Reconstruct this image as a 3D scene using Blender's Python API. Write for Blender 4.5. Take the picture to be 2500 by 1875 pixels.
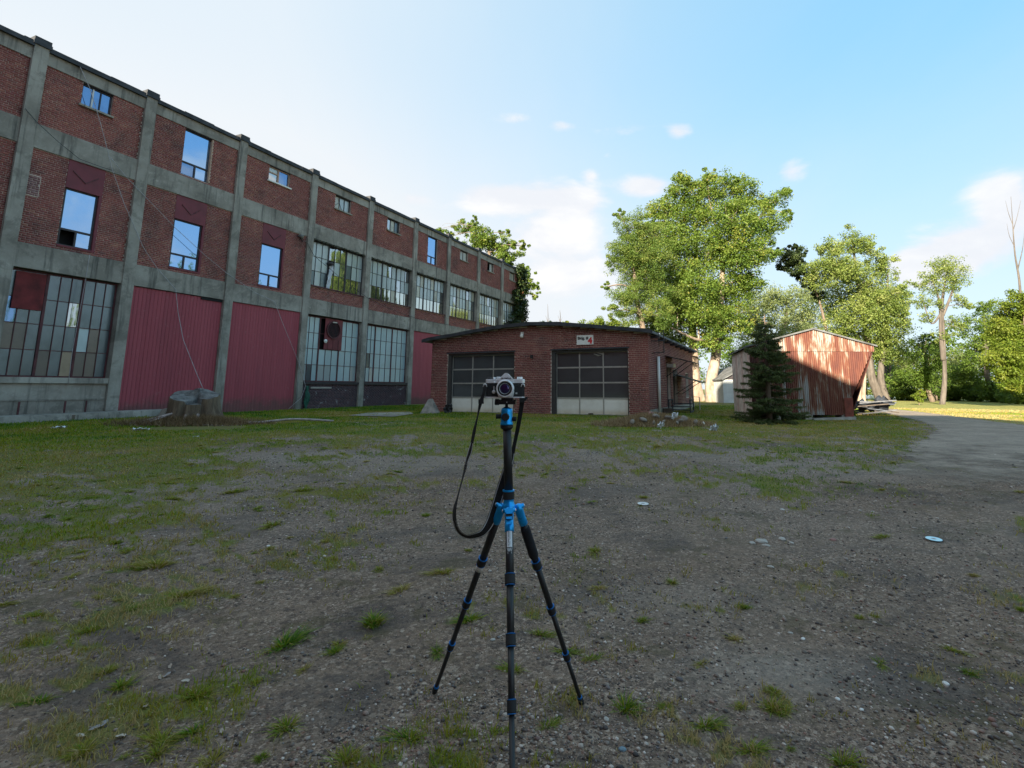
import bpy, math, random
import numpy as np
from mathutils import Vector, Matrix
for _o in list(bpy.data.objects): bpy.data.objects.remove(_o)
SC = bpy.context.scene
COL = SC.collection
random.seed(7)
PI = math.pi

# ------------------------------------------------------------------ camera, sky, sun, exposure
FPX, CX, CY, PITCH, CAMH = 1250.0, 120.0, -183.376, 0.1543, 1.38
cd = bpy.data.cameras.new('viewpoint')
cam = bpy.data.objects.new('viewpoint', cd); COL.objects.link(cam); SC.camera = cam
cd.sensor_fit = 'HORIZONTAL'; cd.sensor_width = 36; cd.lens = 36*FPX/2500
cd.shift_x = -CX/2500; cd.shift_y = CY/2500
cd.clip_start = .05; cd.clip_end = 3000
cam.location = (0, 0, CAMH); cam.rotation_euler = (PI/2+PITCH, 0, 0)

SUN_AZ, SUN_EL = math.radians(204.8), math.radians(19)
W = bpy.data.worlds.new('World'); SC.world = W; W.use_nodes = True
SKY_STRENGTH = .079
sl = bpy.data.lights.new('sun', 'SUN'); sl.energy = 5.0; sl.angle = math.radians(.5); sl.color = (1, .87, .66)
sun = bpy.data.objects.new('sun', sl); COL.objects.link(sun)
sdir = Vector((math.sin(SUN_AZ)*math.cos(SUN_EL), math.cos(SUN_AZ)*math.cos(SUN_EL), math.sin(SUN_EL)))
sun.rotation_euler = sdir.to_track_quat('Z', 'Y').to_euler(); sun.location = (0, 0, 60)
SC.view_settings.view_transform = 'Standard'; SC.view_settings.look = 'None'
SC.view_settings.gamma = 1; SC.view_settings.exposure = 1.82; SC.view_settings.use_curve_mapping = False
SC.cycles.max_bounces = 8; SC.cycles.transparent_max_bounces = 8

ORD = ['first', 'second', 'third', 'fourth', 'fifth', 'sixth', 'seventh', 'eighth', 'ninth', 'tenth', 'eleventh', 'twelfth', 'thirteenth', 'fourteenth', 'fifteenth', 'sixteenth', 'seventeenth', 'eighteenth', 'nineteenth', 'twentieth', 'twenty first', 'twenty second']
def ranked(pts, cuts, texts):
    """labels by rows of distance, counted from the left within a row: texts[row] holds one %s"""
    lab = [None]*len(pts); row = [sum(v > c for c in cuts) for _, v in pts]
    for r in set(row):
        ii = sorted((i for i in range(len(pts)) if row[i] == r), key=lambda i: pts[i][0])
        for q, i in enumerate(ii): lab[i] = texts[r] % ('leftmost' if q == 0 else 'rightmost' if q == len(ii)-1 else ORD[q]+' from left')
    return lab
class NT:
    """small node-tree writer"""
    def __init__(s, tree): s.t = tree; s.n = tree.nodes; s.l = tree.links
    def node(s, typ, ins=None, **kw):
        n = s.n.new(typ)
        for k, v in kw.items(): setattr(n, k, v)
        for k, v in (ins or {}).items():
            i = n.inputs[k]
            if isinstance(v, bpy.types.NodeSocket): s.l.new(v, i)
            else: i.default_value = v
        return n
    def math(s, op, a, b=0.0, c=0.0, clamp=False):
        n = s.node('ShaderNodeMath', {0: a, 1: b, 2: c}, operation=op); n.use_clamp = clamp
        return n.outputs[0]
    def mix(s, f, a, b, typ='MIX'):
        n = s.node('ShaderNodeMix', data_type='RGBA', blend_type=typ)
        for i, v in ((0, f), (6, a), (7, b)):
            if isinstance(v, bpy.types.NodeSocket): s.l.new(v, n.inputs[i])
            else: n.inputs[i].default_value = v if i == 0 else (*v, 1)[:4]
        return n.outputs[2]
    def noise(s, vec, scale, detail=4, rough=.55, dist=0.0):
        return s.node('ShaderNodeTexNoise', {'Vector': vec, 'Scale': scale, 'Detail': detail, 'Roughness': rough, 'Distortion': dist}).outputs[0]
    def step(s, x, a, b):
        n = s.node('ShaderNodeMapRange', {0: x, 1: a, 2: b, 3: 0.0, 4: 1.0}); n.interpolation_type = 'SMOOTHSTEP'
        return n.outputs[0]
    def ramp(s, f, stops, interp='LINEAR'):
        n = s.node('ShaderNodeValToRGB', {0: f}); r = n.color_ramp; r.interpolation = interp
        while len(r.elements) > 1: r.elements.remove(r.elements[-1])
        r.elements[0].position = stops[0][0]; r.elements[0].color = (*stops[0][1], 1)
        for p, c in stops[1:]:
            e = r.elements.new(p); e.color = (*c, 1)
        return n.outputs[0]
    def scaled(s, vec, sc):
        return s.node('ShaderNodeVectorMath', {0: vec, 1: sc}, operation='MULTIPLY').outputs[0]

def build_world():
    w = NT(W.node_tree); bg = w.n['Background']
    sky = w.node('ShaderNodeTexSky', sky_type='NISHITA', sun_disc=False, sun_elevation=SUN_EL, sun_rotation=SUN_AZ)
    sky.air_density = 1.0; sky.dust_density = .7; sky.ozone_density = 1.3
    d = w.node('ShaderNodeTexCoord').outputs['Generated']
    sp = w.node('ShaderNodeSeparateXYZ', {0: d}); X, Y, Z = sp.outputs
    az = w.math('ARCTAN2', X, Y); el = w.math('ARCSINE', Z)
    ae = w.node('ShaderNodeCombineXYZ', {0: az, 1: w.math('MULTIPLY', el, 1.9), 2: 0.3}).outputs[0]
    # cumulus: fractal noise raised where the photograph shows the heaps, a general scatter elsewhere
    n1 = w.noise(ae, 5.5, 9, .58, .25); n2 = w.noise(ae, 1.9, 3, .5)
    heap = w.math('MULTIPLY', w.step(n2, .5, .75), .0)
    for (a, e, ra, re, k) in CLOUDS:
        q = w.math('ADD', w.math('POWER', w.math('DIVIDE', w.math('SUBTRACT', az, a), ra), 2.0),
                   w.math('POWER', w.math('DIVIDE', w.math('SUBTRACT', el, e), re), 2.0))
        heap = w.math('ADD', heap, w.math('MULTIPLY', w.math('EXPONENT', w.math('MULTIPLY', q, -1.0)), k))
    cum = w.math('MULTIPLY', w.step(w.math('ADD', n1, heap), .57, .84), w.step(heap, .01, .09))
    cum = w.math('MULTIPLY', cum, w.step(el, -.02, .04))
    # thin high veil of ice cloud, denser towards the west
    pl = w.node('ShaderNodeVectorMath', {0: d, 1: w.node('ShaderNodeCombineXYZ', {0: w.math('ADD', Z, .25), 1: w.math('ADD', Z, .25), 2: 1.0}).outputs[0]}, operation='DIVIDE').outputs[0]
    v1 = w.noise(w.scaled(pl, (1.0, .35, 0)), 1.6, 6, .6, .6)
    west = w.step(w.math('MULTIPLY', X, -1.0), -.62, .72)
    veil = w.math('ADD', w.math('MULTIPLY', w.step(v1, .3, .8), .10), w.math('MULTIPLY', west, 1.05), clamp=True)
    low = w.step(el, .62, .0)
    veil = w.math('ADD', w.math('MULTIPLY', veil, .85), w.math('MULTIPLY', low, .66), clamp=True)
    c = w.mix(.72, sky.outputs[0], (1.12, 2.70, 3.85))
    c = w.mix(veil, c, (3.15, 3.33, 3.5))
    shade = w.mix(w.step(n1, .45, .75), (3.2, 3.27, 3.45), (3.85, 3.8, 3.75))
    c = w.mix(w.math('MULTIPLY', cum, .93), c, shade)
    w.l.new(c, bg.inputs[0]); bg.inputs[1].default_value = SKY_STRENGTH

# ------------------------------------------------------------------ view geometry: a pixel of the 2500 x 1875 photograph to a point of the place
cp, sp_ = math.cos(PITCH), math.sin(PITCH)
def ray(px, py):
    x, z = (px-1250-CX)/FPX, -(py-937.5-CY)/FPX
    return Vector((x, cp-sp_*z, sp_+cp*z))
def at(px, py, Y):
    d = ray(px, py); t = Y/d.y
    return Vector((d.x*t, Y, d.z*t+CAMH))
def gh(x, y):
    r = np.hypot(x, y); t = np.clip((r-3)/11, 0, 1)
    return .31*t*t*(3-2*t)
def gnd(px, py):
    d = ray(px, py); z = .2
    for _ in range(40):
        t = (z-CAMH)/d.z; z = .5*z+.5*float(gh(d.x*t, d.y*t))
    return Vector((d.x*t, d.y*t, z))
def project(x, y, z):
    zc = z-CAMH; yc = cp*y+sp_*zc; zz = -sp_*y+cp*zc
    yc = np.maximum(yc, 1e-3)
    return 1250+CX+FPX*x/yc, 937.5+CY-FPX*zz/yc

def azel(px, py):
    d = ray(px*1.1302, py*1.1302).normalized(); return math.atan2(d.x, d.y), math.asin(d.z)
CLOUDS = []
for (px, py, rx, ry, k) in ((1060, 425, 70, 32, .27), (1180, 425, 95, 32, .30), (1255, 440, 40, 30, .2), (1180, 500, 120, 45, .18), (1230, 590, 120, 70, .22), (1395, 402, 62, 26, .30),
                            (1465, 285, 30, 22, .24), (1365, 278, 70, 20, .17), (1210, 272, 34, 16, .19), (1115, 258, 40, 14, .14), (895, 430, 42, 18, .20), (1705, 372, 40, 26, .22),
                            (1275, 380, 16, 14, .17), (2160, 410, 80, 40, .22), (1970, 580, 55, 38, .34), (2110, 530, 140, 55, .30), (2180, 460, 60, 40, .2), (2050, 560, 60, 40, .2), (1310, 335, 14, 8, .1)):
    a, e = azel(px, py); a1, _ = azel(px+rx, py); _, e1 = azel(px, py-ry)
    CLOUDS.append((a, e, abs(a1-a), abs(e1-e), k*1.3))
CLOUDS += [(1.62, .20, .22, .07, .26), (1.42, .33, .12, .05, .22), (1.95, .34, .25, .08, .26), (1.25, .17, .16, .05, .22), (2.3, .24, .25, .08, .22)]
build_world()

# ------------------------------------------------------------------ mesh and object helpers
class MB:
    def __init__(s): s.v = []; s.f = []; s.m = []
    def poly(s, pts, m=0):
        k = len(s.v); s.v += [tuple(p) for p in pts]; s.f.append(tuple(range(k, k+len(pts)))); s.m.append(m); return s
    def hexa(s, p, m=0):
        k = len(s.v); s.v += [tuple(q) for q in p]
        for f in ((0, 3, 2, 1), (4, 5, 6, 7), (0, 1, 5, 4), (1, 2, 6, 5), (2, 3, 7, 6), (3, 0, 4, 7)):
            s.f.append(tuple(k+i for i in f)); s.m.append(m)
        return s
    def box(s, x0, x1, y0, y1, z0, z1, m=0):
        return s.hexa([(x0, y0, z0), (x1, y0, z0), (x1, y1, z0), (x0, y1, z0), (x0, y0, z1), (x1, y0, z1), (x1, y1, z1), (x0, y1, z1)], m)
    def tube(s, pts, rad, n=8, m=0, caps=True):
        pts = [Vector(p) for p in pts]
        if not hasattr(rad, '__len__'): rad = [rad]*len(pts)
        k0 = len(s.v); u = None
        for i, p in enumerate(pts):
            t = (pts[min(i+1, len(pts)-1)]-pts[max(i-1, 0)]).normalized()
            if u is None: u = t.orthogonal().normalized()
            else:
                u = (u-t*u.dot(t)); u = u.normalized() if u.length > 1e-6 else t.orthogonal().normalized()
            w = t.cross(u)
            for j in range(n):
                a = 2*PI*j/n; s.v.append(tuple(p+(u*math.cos(a)+w*math.sin(a))*rad[i]))
        for i in range(len(pts)-1):
            for j in range(n):
                a, b = k0+i*n+j, k0+i*n+(j+1) % n
                s.f.append((a, b, b+n, a+n)); s.m.append(m)
        if caps:
            s.f.append(tuple(k0+j for j in reversed(range(n)))); s.m.append(m)
            e = k0+(len(pts)-1)*n; s.f.append(tuple(e+j for j in range(n))); s.m.append(m)
        return s
    def rings(s, o, ax, prof, n=24, m=0, caps=True):
        """lathe: prof is (radius, distance along ax) pairs"""
        o, ax = Vector(o), Vector(ax).normalized(); u = ax.orthogonal().normalized(); w = ax.cross(u); k0 = len(s.v)
        for (r, h) in prof:
            for j in range(n):
                a = 2*PI*j/n; s.v.append(tuple(o+ax*h+(u*math.cos(a)+w*math.sin(a))*r))
        for i in range(len(prof)-1):
            for j in range(n):
                a, b = k0+i*n+j, k0+i*n+(j+1) % n
                s.f.append((a, b, b+n, a+n)); s.m.append(m)
        if caps:
            s.f.append(tuple(k0+j for j in reversed(range(n)))); s.m.append(m)
            e = k0+(len(prof)-1)*n; s.f.append(tuple(e+j for j in range(n))); s.m.append(m)
        return s
    def ribbon(s, pts, wv, th=0.0, m=0):
        k = len(s.v)
        for p, w in zip(pts, wv):
            s.v.append(tuple(Vector(p)-Vector(w))); s.v.append(tuple(Vector(p)+Vector(w)))
        for i in range(len(pts)-1):
            a = k+2*i; s.f.append((a, a+1, a+3, a+2)); s.m.append(m)
        return s
    def build(s, name, mat, parent=None, smooth=False, loc=None):
        me = bpy.data.meshes.new(name); me.from_pydata(s.v, [], s.f)
        for x in (mat if isinstance(mat, (list, tuple)) else [mat]): me.materials.append(x)
        if any(s.m): me.polygons.foreach_set('material_index', s.m)
        if smooth: me.polygons.foreach_set('use_smooth', [True]*len(me.polygons))
        me.update()
        return link(name, me, parent, loc)
def link(name, me, parent=None, loc=None):
    o = bpy.data.objects.new(name, me); COL.objects.link(o)
    if loc is not None: o.location = loc
    if parent is not None: o.parent = parent
    return o
def child_world(o, parent):
    """parent o (built in world coordinates) to a thing whose Empty stands somewhere else"""
    o.parent = parent; o.matrix_parent_inverse = Matrix.Translation(-Vector(parent.location)) if parent.rotation_euler.z == 0 else \
        (Matrix.Translation(parent.location) @ parent.rotation_euler.to_matrix().to_4x4()).inverted()
    return o
def tag(o, label, cat, group=None, kind=None):
    o['label'] = label; o['category'] = cat
    if group: o['group'] = group
    if kind: o['kind'] = kind
    return o
def struct(o, label=None):
    o['kind'] = 'structure'
    if label: o['label'] = label
    return o
def thing(name, label, cat, loc=(0, 0, 0), rz=0, group=None):
    o = bpy.data.objects.new(name, None); COL.objects.link(o); o.empty_display_size = .2
    o.location = loc; o.rotation_euler = (0, 0, rz)
    return tag(o, label, cat, group)
def np_mesh(name, V, F, mat, attrs=None, smooth=False):
    """V (n,3), F (m,k) with k = 3 or 4, attrs {name: per-vertex floats}"""
    me = bpy.data.meshes.new(name); n, m, k = len(V), len(F), F.shape[1]
    me.vertices.add(n); me.vertices.foreach_set('co', np.ascontiguousarray(V, np.float32).ravel())
    me.loops.add(m*k); me.loops.foreach_set('vertex_index', np.ascontiguousarray(F, np.int32).ravel())
    me.polygons.add(m); me.polygons.foreach_set('loop_start', np.arange(0, m*k, k, dtype=np.int32))
    try: me.polygons.foreach_set('loop_total', np.full(m, k, np.int32))
    except Exception: pass
    for a, d in (attrs or {}).items():
        x = me.attributes.new(a, 'FLOAT', 'POINT'); x.data.foreach_set('value', np.ascontiguousarray(d, np.float32))
    if smooth: me.polygons.foreach_set('use_smooth', np.ones(m, bool))
    me.update(calc_edges=True); me.validate()
    for x in (mat if isinstance(mat, (list, tuple)) else [mat]): me.materials.append(x)
    return me

_rs = np.random.RandomState(11); _P = _rs.rand(512, 512)
def vnoise(x, y, s=0):
    x = np.asarray(x)+s*17.3; y = np.asarray(y)+s*9.7
    i, j = np.floor(x).astype(int), np.floor(y).astype(int); u, v = x-i, y-j
    u = u*u*(3-2*u); v = v*v*(3-2*v)
    a = _P[i % 512, j % 512]; b = _P[(i+1) % 512, j % 512]; c = _P[i % 512, (j+1) % 512]; d = _P[(i+1) % 512, (j+1) % 512]
    return (a*(1-u)+b*u)*(1-v)+(c*(1-u)+d*u)*v
def fbm(x, y, s=0, o=4):
    t = 0; a = .5; n = 0
    for k in range(o): t = t+a*vnoise(x*2**k, y*2**k, s+k); n += a; a *= .55
    return t/n

# ------------------------------------------------------------------ materials
def new_mat(name):
    m = bpy.data.materials.new(name); m.use_nodes = True
    t = NT(m.node_tree); return m, t, t.n['Principled BSDF']
def simple(name, col, rough=.6, metal=0, var=.12, scale=6, bump=0.0, bscale=60, spec=.5):
    m, t, b = new_mat(name)
    co = t.node('ShaderNodeTexCoord').outputs['Object']
    n = t.noise(co, scale, 5)
    lo = tuple(max(0, c*(1-2*var)) for c in col); hi = tuple(min(1, c*(1+2*var)) for c in col)
    t.l.new(t.ramp(n, [(.25, lo), (.75, hi)]), b.inputs['Base Color'])
    b.inputs['Roughness'].default_value = rough; b.inputs['Metallic'].default_value = metal; b.inputs['Specular IOR Level'].default_value = spec
    if bump:
        bn = t.node('ShaderNodeBump', {'Strength': bump, 'Distance': .01, 'Height': t.noise(co, bscale, 4)})
        t.l.new(bn.outputs[0], b.inputs['Normal'])
    return m

def concrete(name, c0, c1, stain=(.05, .05, .045), k=1.0):
    m, t, b = new_mat(name)
    co = t.node('ShaderNodeTexCoord').outputs['Object']
    big = t.noise(co, .7, 6, .6); fine = t.noise(co, 9, 6, .7); speck = t.noise(co, 45, 3, .7)
    streak = t.noise(t.scaled(co, (3.2, 3.2, .22)), 1.6, 5, .65)
    c = t.mix(t.step(big, .35, .68), c0, c1)
    c = t.mix(t.math('MULTIPLY', t.step(fine, .5, .75), .35), c, tuple(x*1.35 for x in c1))
    c = t.mix(t.math('MULTIPLY', t.step(streak, .50, .72), .8*k), c, stain)
    c = t.mix(t.math('MULTIPLY', t.step(t.noise(co, 2.3, 7, .7, .4), .62, .68), .4*k), c, tuple(min(1, x*1.5) for x in c1))
    blot = t.step(t.noise(co, 1.15, 8, .72, .5), .50, .60)
    c = t.mix(t.math('MULTIPLY', blot, .50*k), c, tuple(x*.58 for x in c0))
    rust = t.step(t.noise(t.scaled(co, (1.3, 1.3, .3)), .9, 5, .7), .66, .78)
    c = t.mix(t.math('MULTIPLY', rust, .45*k), c, (.20, .085, .045))
    c = t.mix(t.math('MULTIPLY', t.step(speck, .62, .75), .3), c, (.06, .06, .055))
    t.l.new(c, b.inputs['Base Color']); b.inputs['Roughness'].default_value = .92
    h = t.math('ADD', t.math('MULTIPLY', fine, .6), t.math('MULTIPLY', speck, .3))
    t.l.new(t.node('ShaderNodeBump', {'Strength': .35, 'Distance': .02, 'Height': h}).outputs[0], b.inputs['Normal'])
    return m
CONC = concrete('concrete', (.228, .207, .177), (.375, .348, .305))
CONC2 = concrete('pale_concrete', (.30, .272, .235), (.44, .41, .36), k=.6)

def brick_mat(name, stops, soot=(.03, .025, .03), sk=.5, pale=0.0):
    m, t, b = new_mat(name)
    co = t.node('ShaderNodeTexCoord').outputs['Object']; geo = t.node('ShaderNodeNewGeometry').outputs['Position']
    a = t.node('ShaderNodeAttribute', attribute_name='rnd').outputs['Fac']; ob = t.node('ShaderNodeObjectInfo').outputs['Random']
    r = t.math('FRACT', t.math('ADD', a, ob))
    c = t.ramp(r, stops)
    n = t.noise(geo, 1.1, 5, .6); n2 = t.noise(t.scaled(geo, (2.5, 2.5, .35)), 1.0, 4, .6)
    c = t.mix(t.math('MULTIPLY', t.step(n, .48, .72), sk), c, soot)
    c = t.mix(t.math('MULTIPLY', t.step(n2, .55, .75), sk*.6), c, soot)
    c = t.mix(t.math('MULTIPLY', t.step(t.noise(geo, .33, 4, .6), .40, .62), .55), c, t.mix(1.0, c, (.62, .58, .66), 'MULTIPLY'))
    c = t.mix(t.math('MULTIPLY', t.step(t.noise(t.scaled(geo, (1, 1, .5)), .8, 7, .75, .4), .64, .72), .35), c, (.36, .30, .28))
    f = t.noise(geo, 55, 3, .7)
    c = t.mix(t.math('MULTIPLY', t.step(f, .55, .72), .3), c, (.30, .20, .17))
    if pale: c = t.mix(t.math('MULTIPLY', t.step(t.noise(geo, 1.7, 6, .75, .6), .60, .66), pale), c, (.46, .46, .48))
    t.l.new(c, b.inputs['Base Color']); b.inputs['Roughness'].default_value = .9
    t.l.new(t.node('ShaderNodeBump', {'Strength': .4, 'Distance': .008, 'Height': f}).outputs[0], b.inputs['Normal'])
    return m
RED = [(0, (0.258, 0.079, 0.068)), (.3, (0.309, 0.096, 0.080)), (.6, (0.340, 0.112, 0.092)), (.85, (0.278, 0.079, 0.078)), (.93, (0.412, 0.171, 0.118)), (1, (0.196, 0.069, 0.068))]
BRICK = brick_mat('red_brick', RED)
BRICKG = brick_mat('garage_brick', [(0, (0.232, 0.076, 0.065)), (.4, (0.284, 0.094, 0.078)), (.8, (0.241, 0.082, 0.074)), (.95, (0.361, 0.160, 0.123)), (1, (0.163, 0.070, 0.069))], sk=.35)
BRICKD = brick_mat('dark_painted_brick', [(0, (.09, .05, .06)), (.5, (.12, .06, .07)), (1, (.07, .045, .06))], pale=.75)
PINKB = brick_mat('patched_brick', [(0, (.26, .12, .12)), (.5, (.33, .19, .19)), (.8, (.24, .10, .10)), (1, (.36, .25, .25))], sk=.1)
MORTAR = simple('mortar', (.50, .40, .34), .95, var=.2, scale=3, bump=.3)
MORTARG = simple('garage_mortar', (.56, .46, .39), .95, var=.2, scale=3, bump=.3)
MORTARD = simple('dirty_mortar', (.19, .17, .18), .95, var=.2, scale=3)
BOARD = simple('red_painted_boards', (.30, .062, .085), .7, var=.10, scale=2.2, bump=.1)
def board_mat():
    m, t, b = new_mat('red_planks')
    co = t.node('ShaderNodeNewGeometry').outputs['Position']; ob = t.node('ShaderNodeObjectInfo').outputs['Random']
    c = t.ramp(ob, [(0, (0.338, 0.063, 0.083)), (.5, (0.356, 0.067, 0.088)), (1, (0.373, 0.073, 0.095))])
    c = t.mix(t.math('MULTIPLY', t.step(t.noise(t.scaled(co, (1, 1, .3)), 1.4, 5), .45, .75), .35), c, (0.225, 0.046, 0.064))
    c = t.mix(t.math('MULTIPLY', t.step(t.noise(t.scaled(co, (14, 14, .5)), 1.5, 4), .6, .8), .3), c, (0.333, 0.120, 0.138))
    z_ = t.node('ShaderNodeSeparateXYZ', {0: co}).outputs[2]
    c = t.mix(t.math('MULTIPLY', t.step(t.math('ADD', z_, t.math('MULTIPLY', t.noise(co, 2.2, 5, .7), -1.2)), .55, -.1), .7), c, (0.108, 0.069, 0.060))
    c = t.mix(t.math('MULTIPLY', t.step(t.noise(co, 6, 6, .75), .60, .66), .35), c, (0.396, 0.202, 0.202))
    t.l.new(c, b.inputs['Base Color']); b.inputs['Roughness'].default_value = .75; return m
PLANK = board_mat()
REDPANEL = simple('maroon_panel', (.16, .020, .032), .55, var=.12, scale=2)
REDWIN = simple('rusty_red_frame', (.085, .022, .026), .7, var=.25, scale=4)
DARKFRAME = simple('dark_frame', (.035, .028, .032), .55, var=.2)
ALU = simple('aluminium', (.48, .46, .43), .45, .6, var=.08)
WOODFR = simple('tan_window_frame', (.42, .27, .19), .6, var=.1)
TAR = simple('roofing_tar', (.035, .038, .045), .75, var=.4, scale=3, bump=.4, bscale=14)
ROOFG = simple('grey_roofing', (.12, .125, .13), .9, var=.35, scale=1.5, bump=.5, bscale=9)
DARK = simple('dark_interior', (.012, .012, .013), .95)
BLACKM = simple('black_metal', (.018, .018, .02), .5, var=.2)
WHITEP = simple('white_paint', (.74, .73, .69), .55, var=.07, scale=2.5, bump=.05)
def door_panel_mat():
    m, t, b = new_mat('dented_white_panel')
    co = t.node('ShaderNodeNewGeometry').outputs['Position']
    c = t.mix(t.step(t.noise(co, 1.3, 5, .65), .35, .75), (.80, .77, .70), (.66, .63, .55))
    z = t.node('ShaderNodeSeparateXYZ', {0: co}).outputs[2]
    c = t.mix(t.math('MULTIPLY', t.step(z, .60, .36), t.math('MULTIPLY', t.noise(co, 3, 4), .8)), c, (.46, .32, .14))
    t.l.new(c, b.inputs['Base Color']); b.inputs['Roughness'].default_value = .55
    t.l.new(t.node('ShaderNodeBump', {'Strength': .5, 'Distance': .05, 'Height': t.noise(co, 2.6, 3)}).outputs[0], b.inputs['Normal'])
    return m
DOORW = door_panel_mat()

def pane_mat(name, base, rough, mir, var=.25, grime=.5, mcol=(.92, .95, .97)):
    m, t, b = new_mat(name)
    co = t.node('ShaderNodeNewGeometry').outputs['Position']; ob = t.node('ShaderNodeObjectInfo').outputs['Random']
    c = t.ramp(ob, [(0, tuple(x*(1-var) for x in base)), (1, tuple(min(1, x*(1+var)) for x in base))])
    g = t.step(t.noise(co, 1.5, 6, .65), .45, .75)
    c = t.mix(t.math('MULTIPLY', g, grime), c, tuple(x*.35 for x in base))
    t.l.new(c, b.inputs['Base Color']); b.inputs['Roughness'].default_value = .6
    gl = t.node('ShaderNodeBsdfGlossy', {'Color': (*mcol, 1), 'Roughness': rough})
    bn = t.node('ShaderNodeBump', {'Strength': .012, 'Distance': .02, 'Height': t.noise(co, .9, 2)})
    t.l.new(bn.outputs[0], gl.inputs['Normal'])
    f = t.math('MULTIPLY', t.math('SUBTRACT', 1.0, t.math('MULTIPLY', g, grime*.5)), mir)
    mx = t.node('ShaderNodeMixShader', {0: f, 1: b.outputs[0], 2: gl.outputs[0]})
    t.l.new(mx.outputs[0], t.n['Material Output'].inputs[0]); return m
P_MIRROR = pane_mat('reflective_glass', (.015, .022, .03), .012, .80, grime=.05, mcol=(.33, .55, .86))
P_REFL = pane_mat('clean_old_glass', (.05, .05, .035), .015, .62, grime=.15, mcol=(.9, .92, .85))
P_OLD = pane_mat('old_window_glass', (.05, .06, .06), .03, .50, grime=.5)
P_FROST = pane_mat('frosted_glass', (.36, .42, .42), .22, .16, var=.14, grime=.2)
P_CYAN = pane_mat('milky_glass', (.34, .47, .50), .3, .13, var=.08, grime=.2)
P_GRIM = pane_mat('grimy_glass', (.045, .055, .062), .24, .20, var=.6, grime=.6, mcol=(.55, .68, .76))
P_BROWN = pane_mat('boarded_pane', (.12, .085, .055), .4, .08, var=.4)
P_DARK = pane_mat('dark_garage_glass', (.040, .041, .046), .10, .13, grime=.6)
P_CREAM = pane_mat('cream_pane', (.42, .40, .31), .3, .12)
P_BLUE = pane_mat('blue_film_glass', (.02, .05, .14), .04, .42, mcol=(.35, .6, 1))

# ------------------------------------------------------------------ the factory
AZ = .3881; FD = 22.811
F_ORI = Vector((-math.cos(AZ)*FD, math.sin(AZ)*FD, 0)); F_ROT = PI/2-AZ
FX = Vector((math.sin(AZ), math.cos(AZ), 0)); FY = Vector((-math.cos(AZ), math.sin(AZ), 0))
def fw(s, d, z): return F_ORI+FX*s+FY*d+Vector((0, 0, z))
CS = [-4.4, -.25, 3.864, 7.964, 11.424, 15.417, 19.609, 23.99, 28.441, 32.543, 36.978, 41.162, 45.15]   # index 0 is column -2 ... index k is column k-2
CW = .394
ZG, ZE, ZD, ZC, ZB, ZA, ZT = .25, 5.368, 6.204, 9.533, 10.391, 12.585, 13.05
factory = thing('factory_building', 'long three storey brick and concrete factory with columns and many windows along the left', 'building', F_ORI, F_ROT)
def fit(s, z, d):                       # values were measured on the column plane; this moves them to the plane d behind it
    k = (FD+d)/FD; return s*k, CAMH+(z-CAMH)*k

def rect_minus(x0, x1, z0, z1, holes):
    xs = sorted({x0, x1, *[min(max(h[i], x0), x1) for h in holes for i in (0, 1)]}); zs = sorted({z0, z1, *[min(max(h[i], z0), z1) for h in holes for i in (2, 3)]})
    out = []
    for a, b in zip(xs, xs[1:]):
        run = None
        for c, d in zip(zs, zs[1:]):
            mx, mz = (a+b)/2, (c+d)/2
            if any(h[0] < mx < h[1] and h[2] < mz < h[3] for h in holes):
                if run: out.append((a, b, *run)); run = None
            else: run = (run[0], d) if run else (c, d)
        if run: out.append((a, b, *run))
    return out
def lay_bricks(x0, x1, z0, z1, holes, top=None, bl=.225, bh=.0735, j=.014, seed=0):
    rs = random.Random(seed); out = []; row = 0; z = z0
    while z < z1-.02:
        h = min(bh-j, z1-z); head = row % 6 == 5; L = bl/2 if head else bl
        x = x0-(L/2 if row % 2 else 0); zm = z+h/2
        while x < x1:
            segs = [(max(x, x0), min(x+L-j, x1))]
            for H in holes:
                if H[2]-.01 < zm < H[3]+.01:
                    ns = []
                    for a, b in segs:
                        if H[1] <= a or H[0] >= b: ns.append((a, b)); continue
                        if H[0] > a: ns.append((a, H[0]))
                        if H[1] < b: ns.append((H[1], b))
                    segs = ns
            for a, b in segs:
                if b-a > .035 and (top is None or z+h < top((a+b)/2)): out.append((a, b, z, z+h, rs.random(), rs.uniform(-.003, .004)))
            x += L
        z += bh; row += 1
    return out
BM = {}
def brick_mesh(name, B, y, proud, mat, axis='x'):
    B = np.array(B); n = len(B); yf = y-proud+B[:, 5]; yb = np.full(n, y+.03)
    if axis == 'x':
        V = np.stack([np.stack([B[:, 0], yf, B[:, 2]], 1), np.stack([B[:, 1], yf, B[:, 2]], 1), np.stack([B[:, 1], yf, B[:, 3]], 1), np.stack([B[:, 0], yf, B[:, 3]], 1),
                      np.stack([B[:, 0], yb, B[:, 2]], 1), np.stack([B[:, 1], yb, B[:, 2]], 1), np.stack([B[:, 1], yb, B[:, 3]], 1), np.stack([B[:, 0], yb, B[:, 3]], 1)], 1).reshape(-1, 3)
    q = np.array([(0, 1, 2, 3), (0, 4, 5, 1), (1, 5, 6, 2), (2, 6, 7, 3), (3, 7, 4, 0)])
    F = (np.arange(n)[:, None, None]*8+q[None]).reshape(-1, 4)
    return np_mesh(name, V, F, mat, {'rnd': np.repeat(B[:, 4], 8)})
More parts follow.
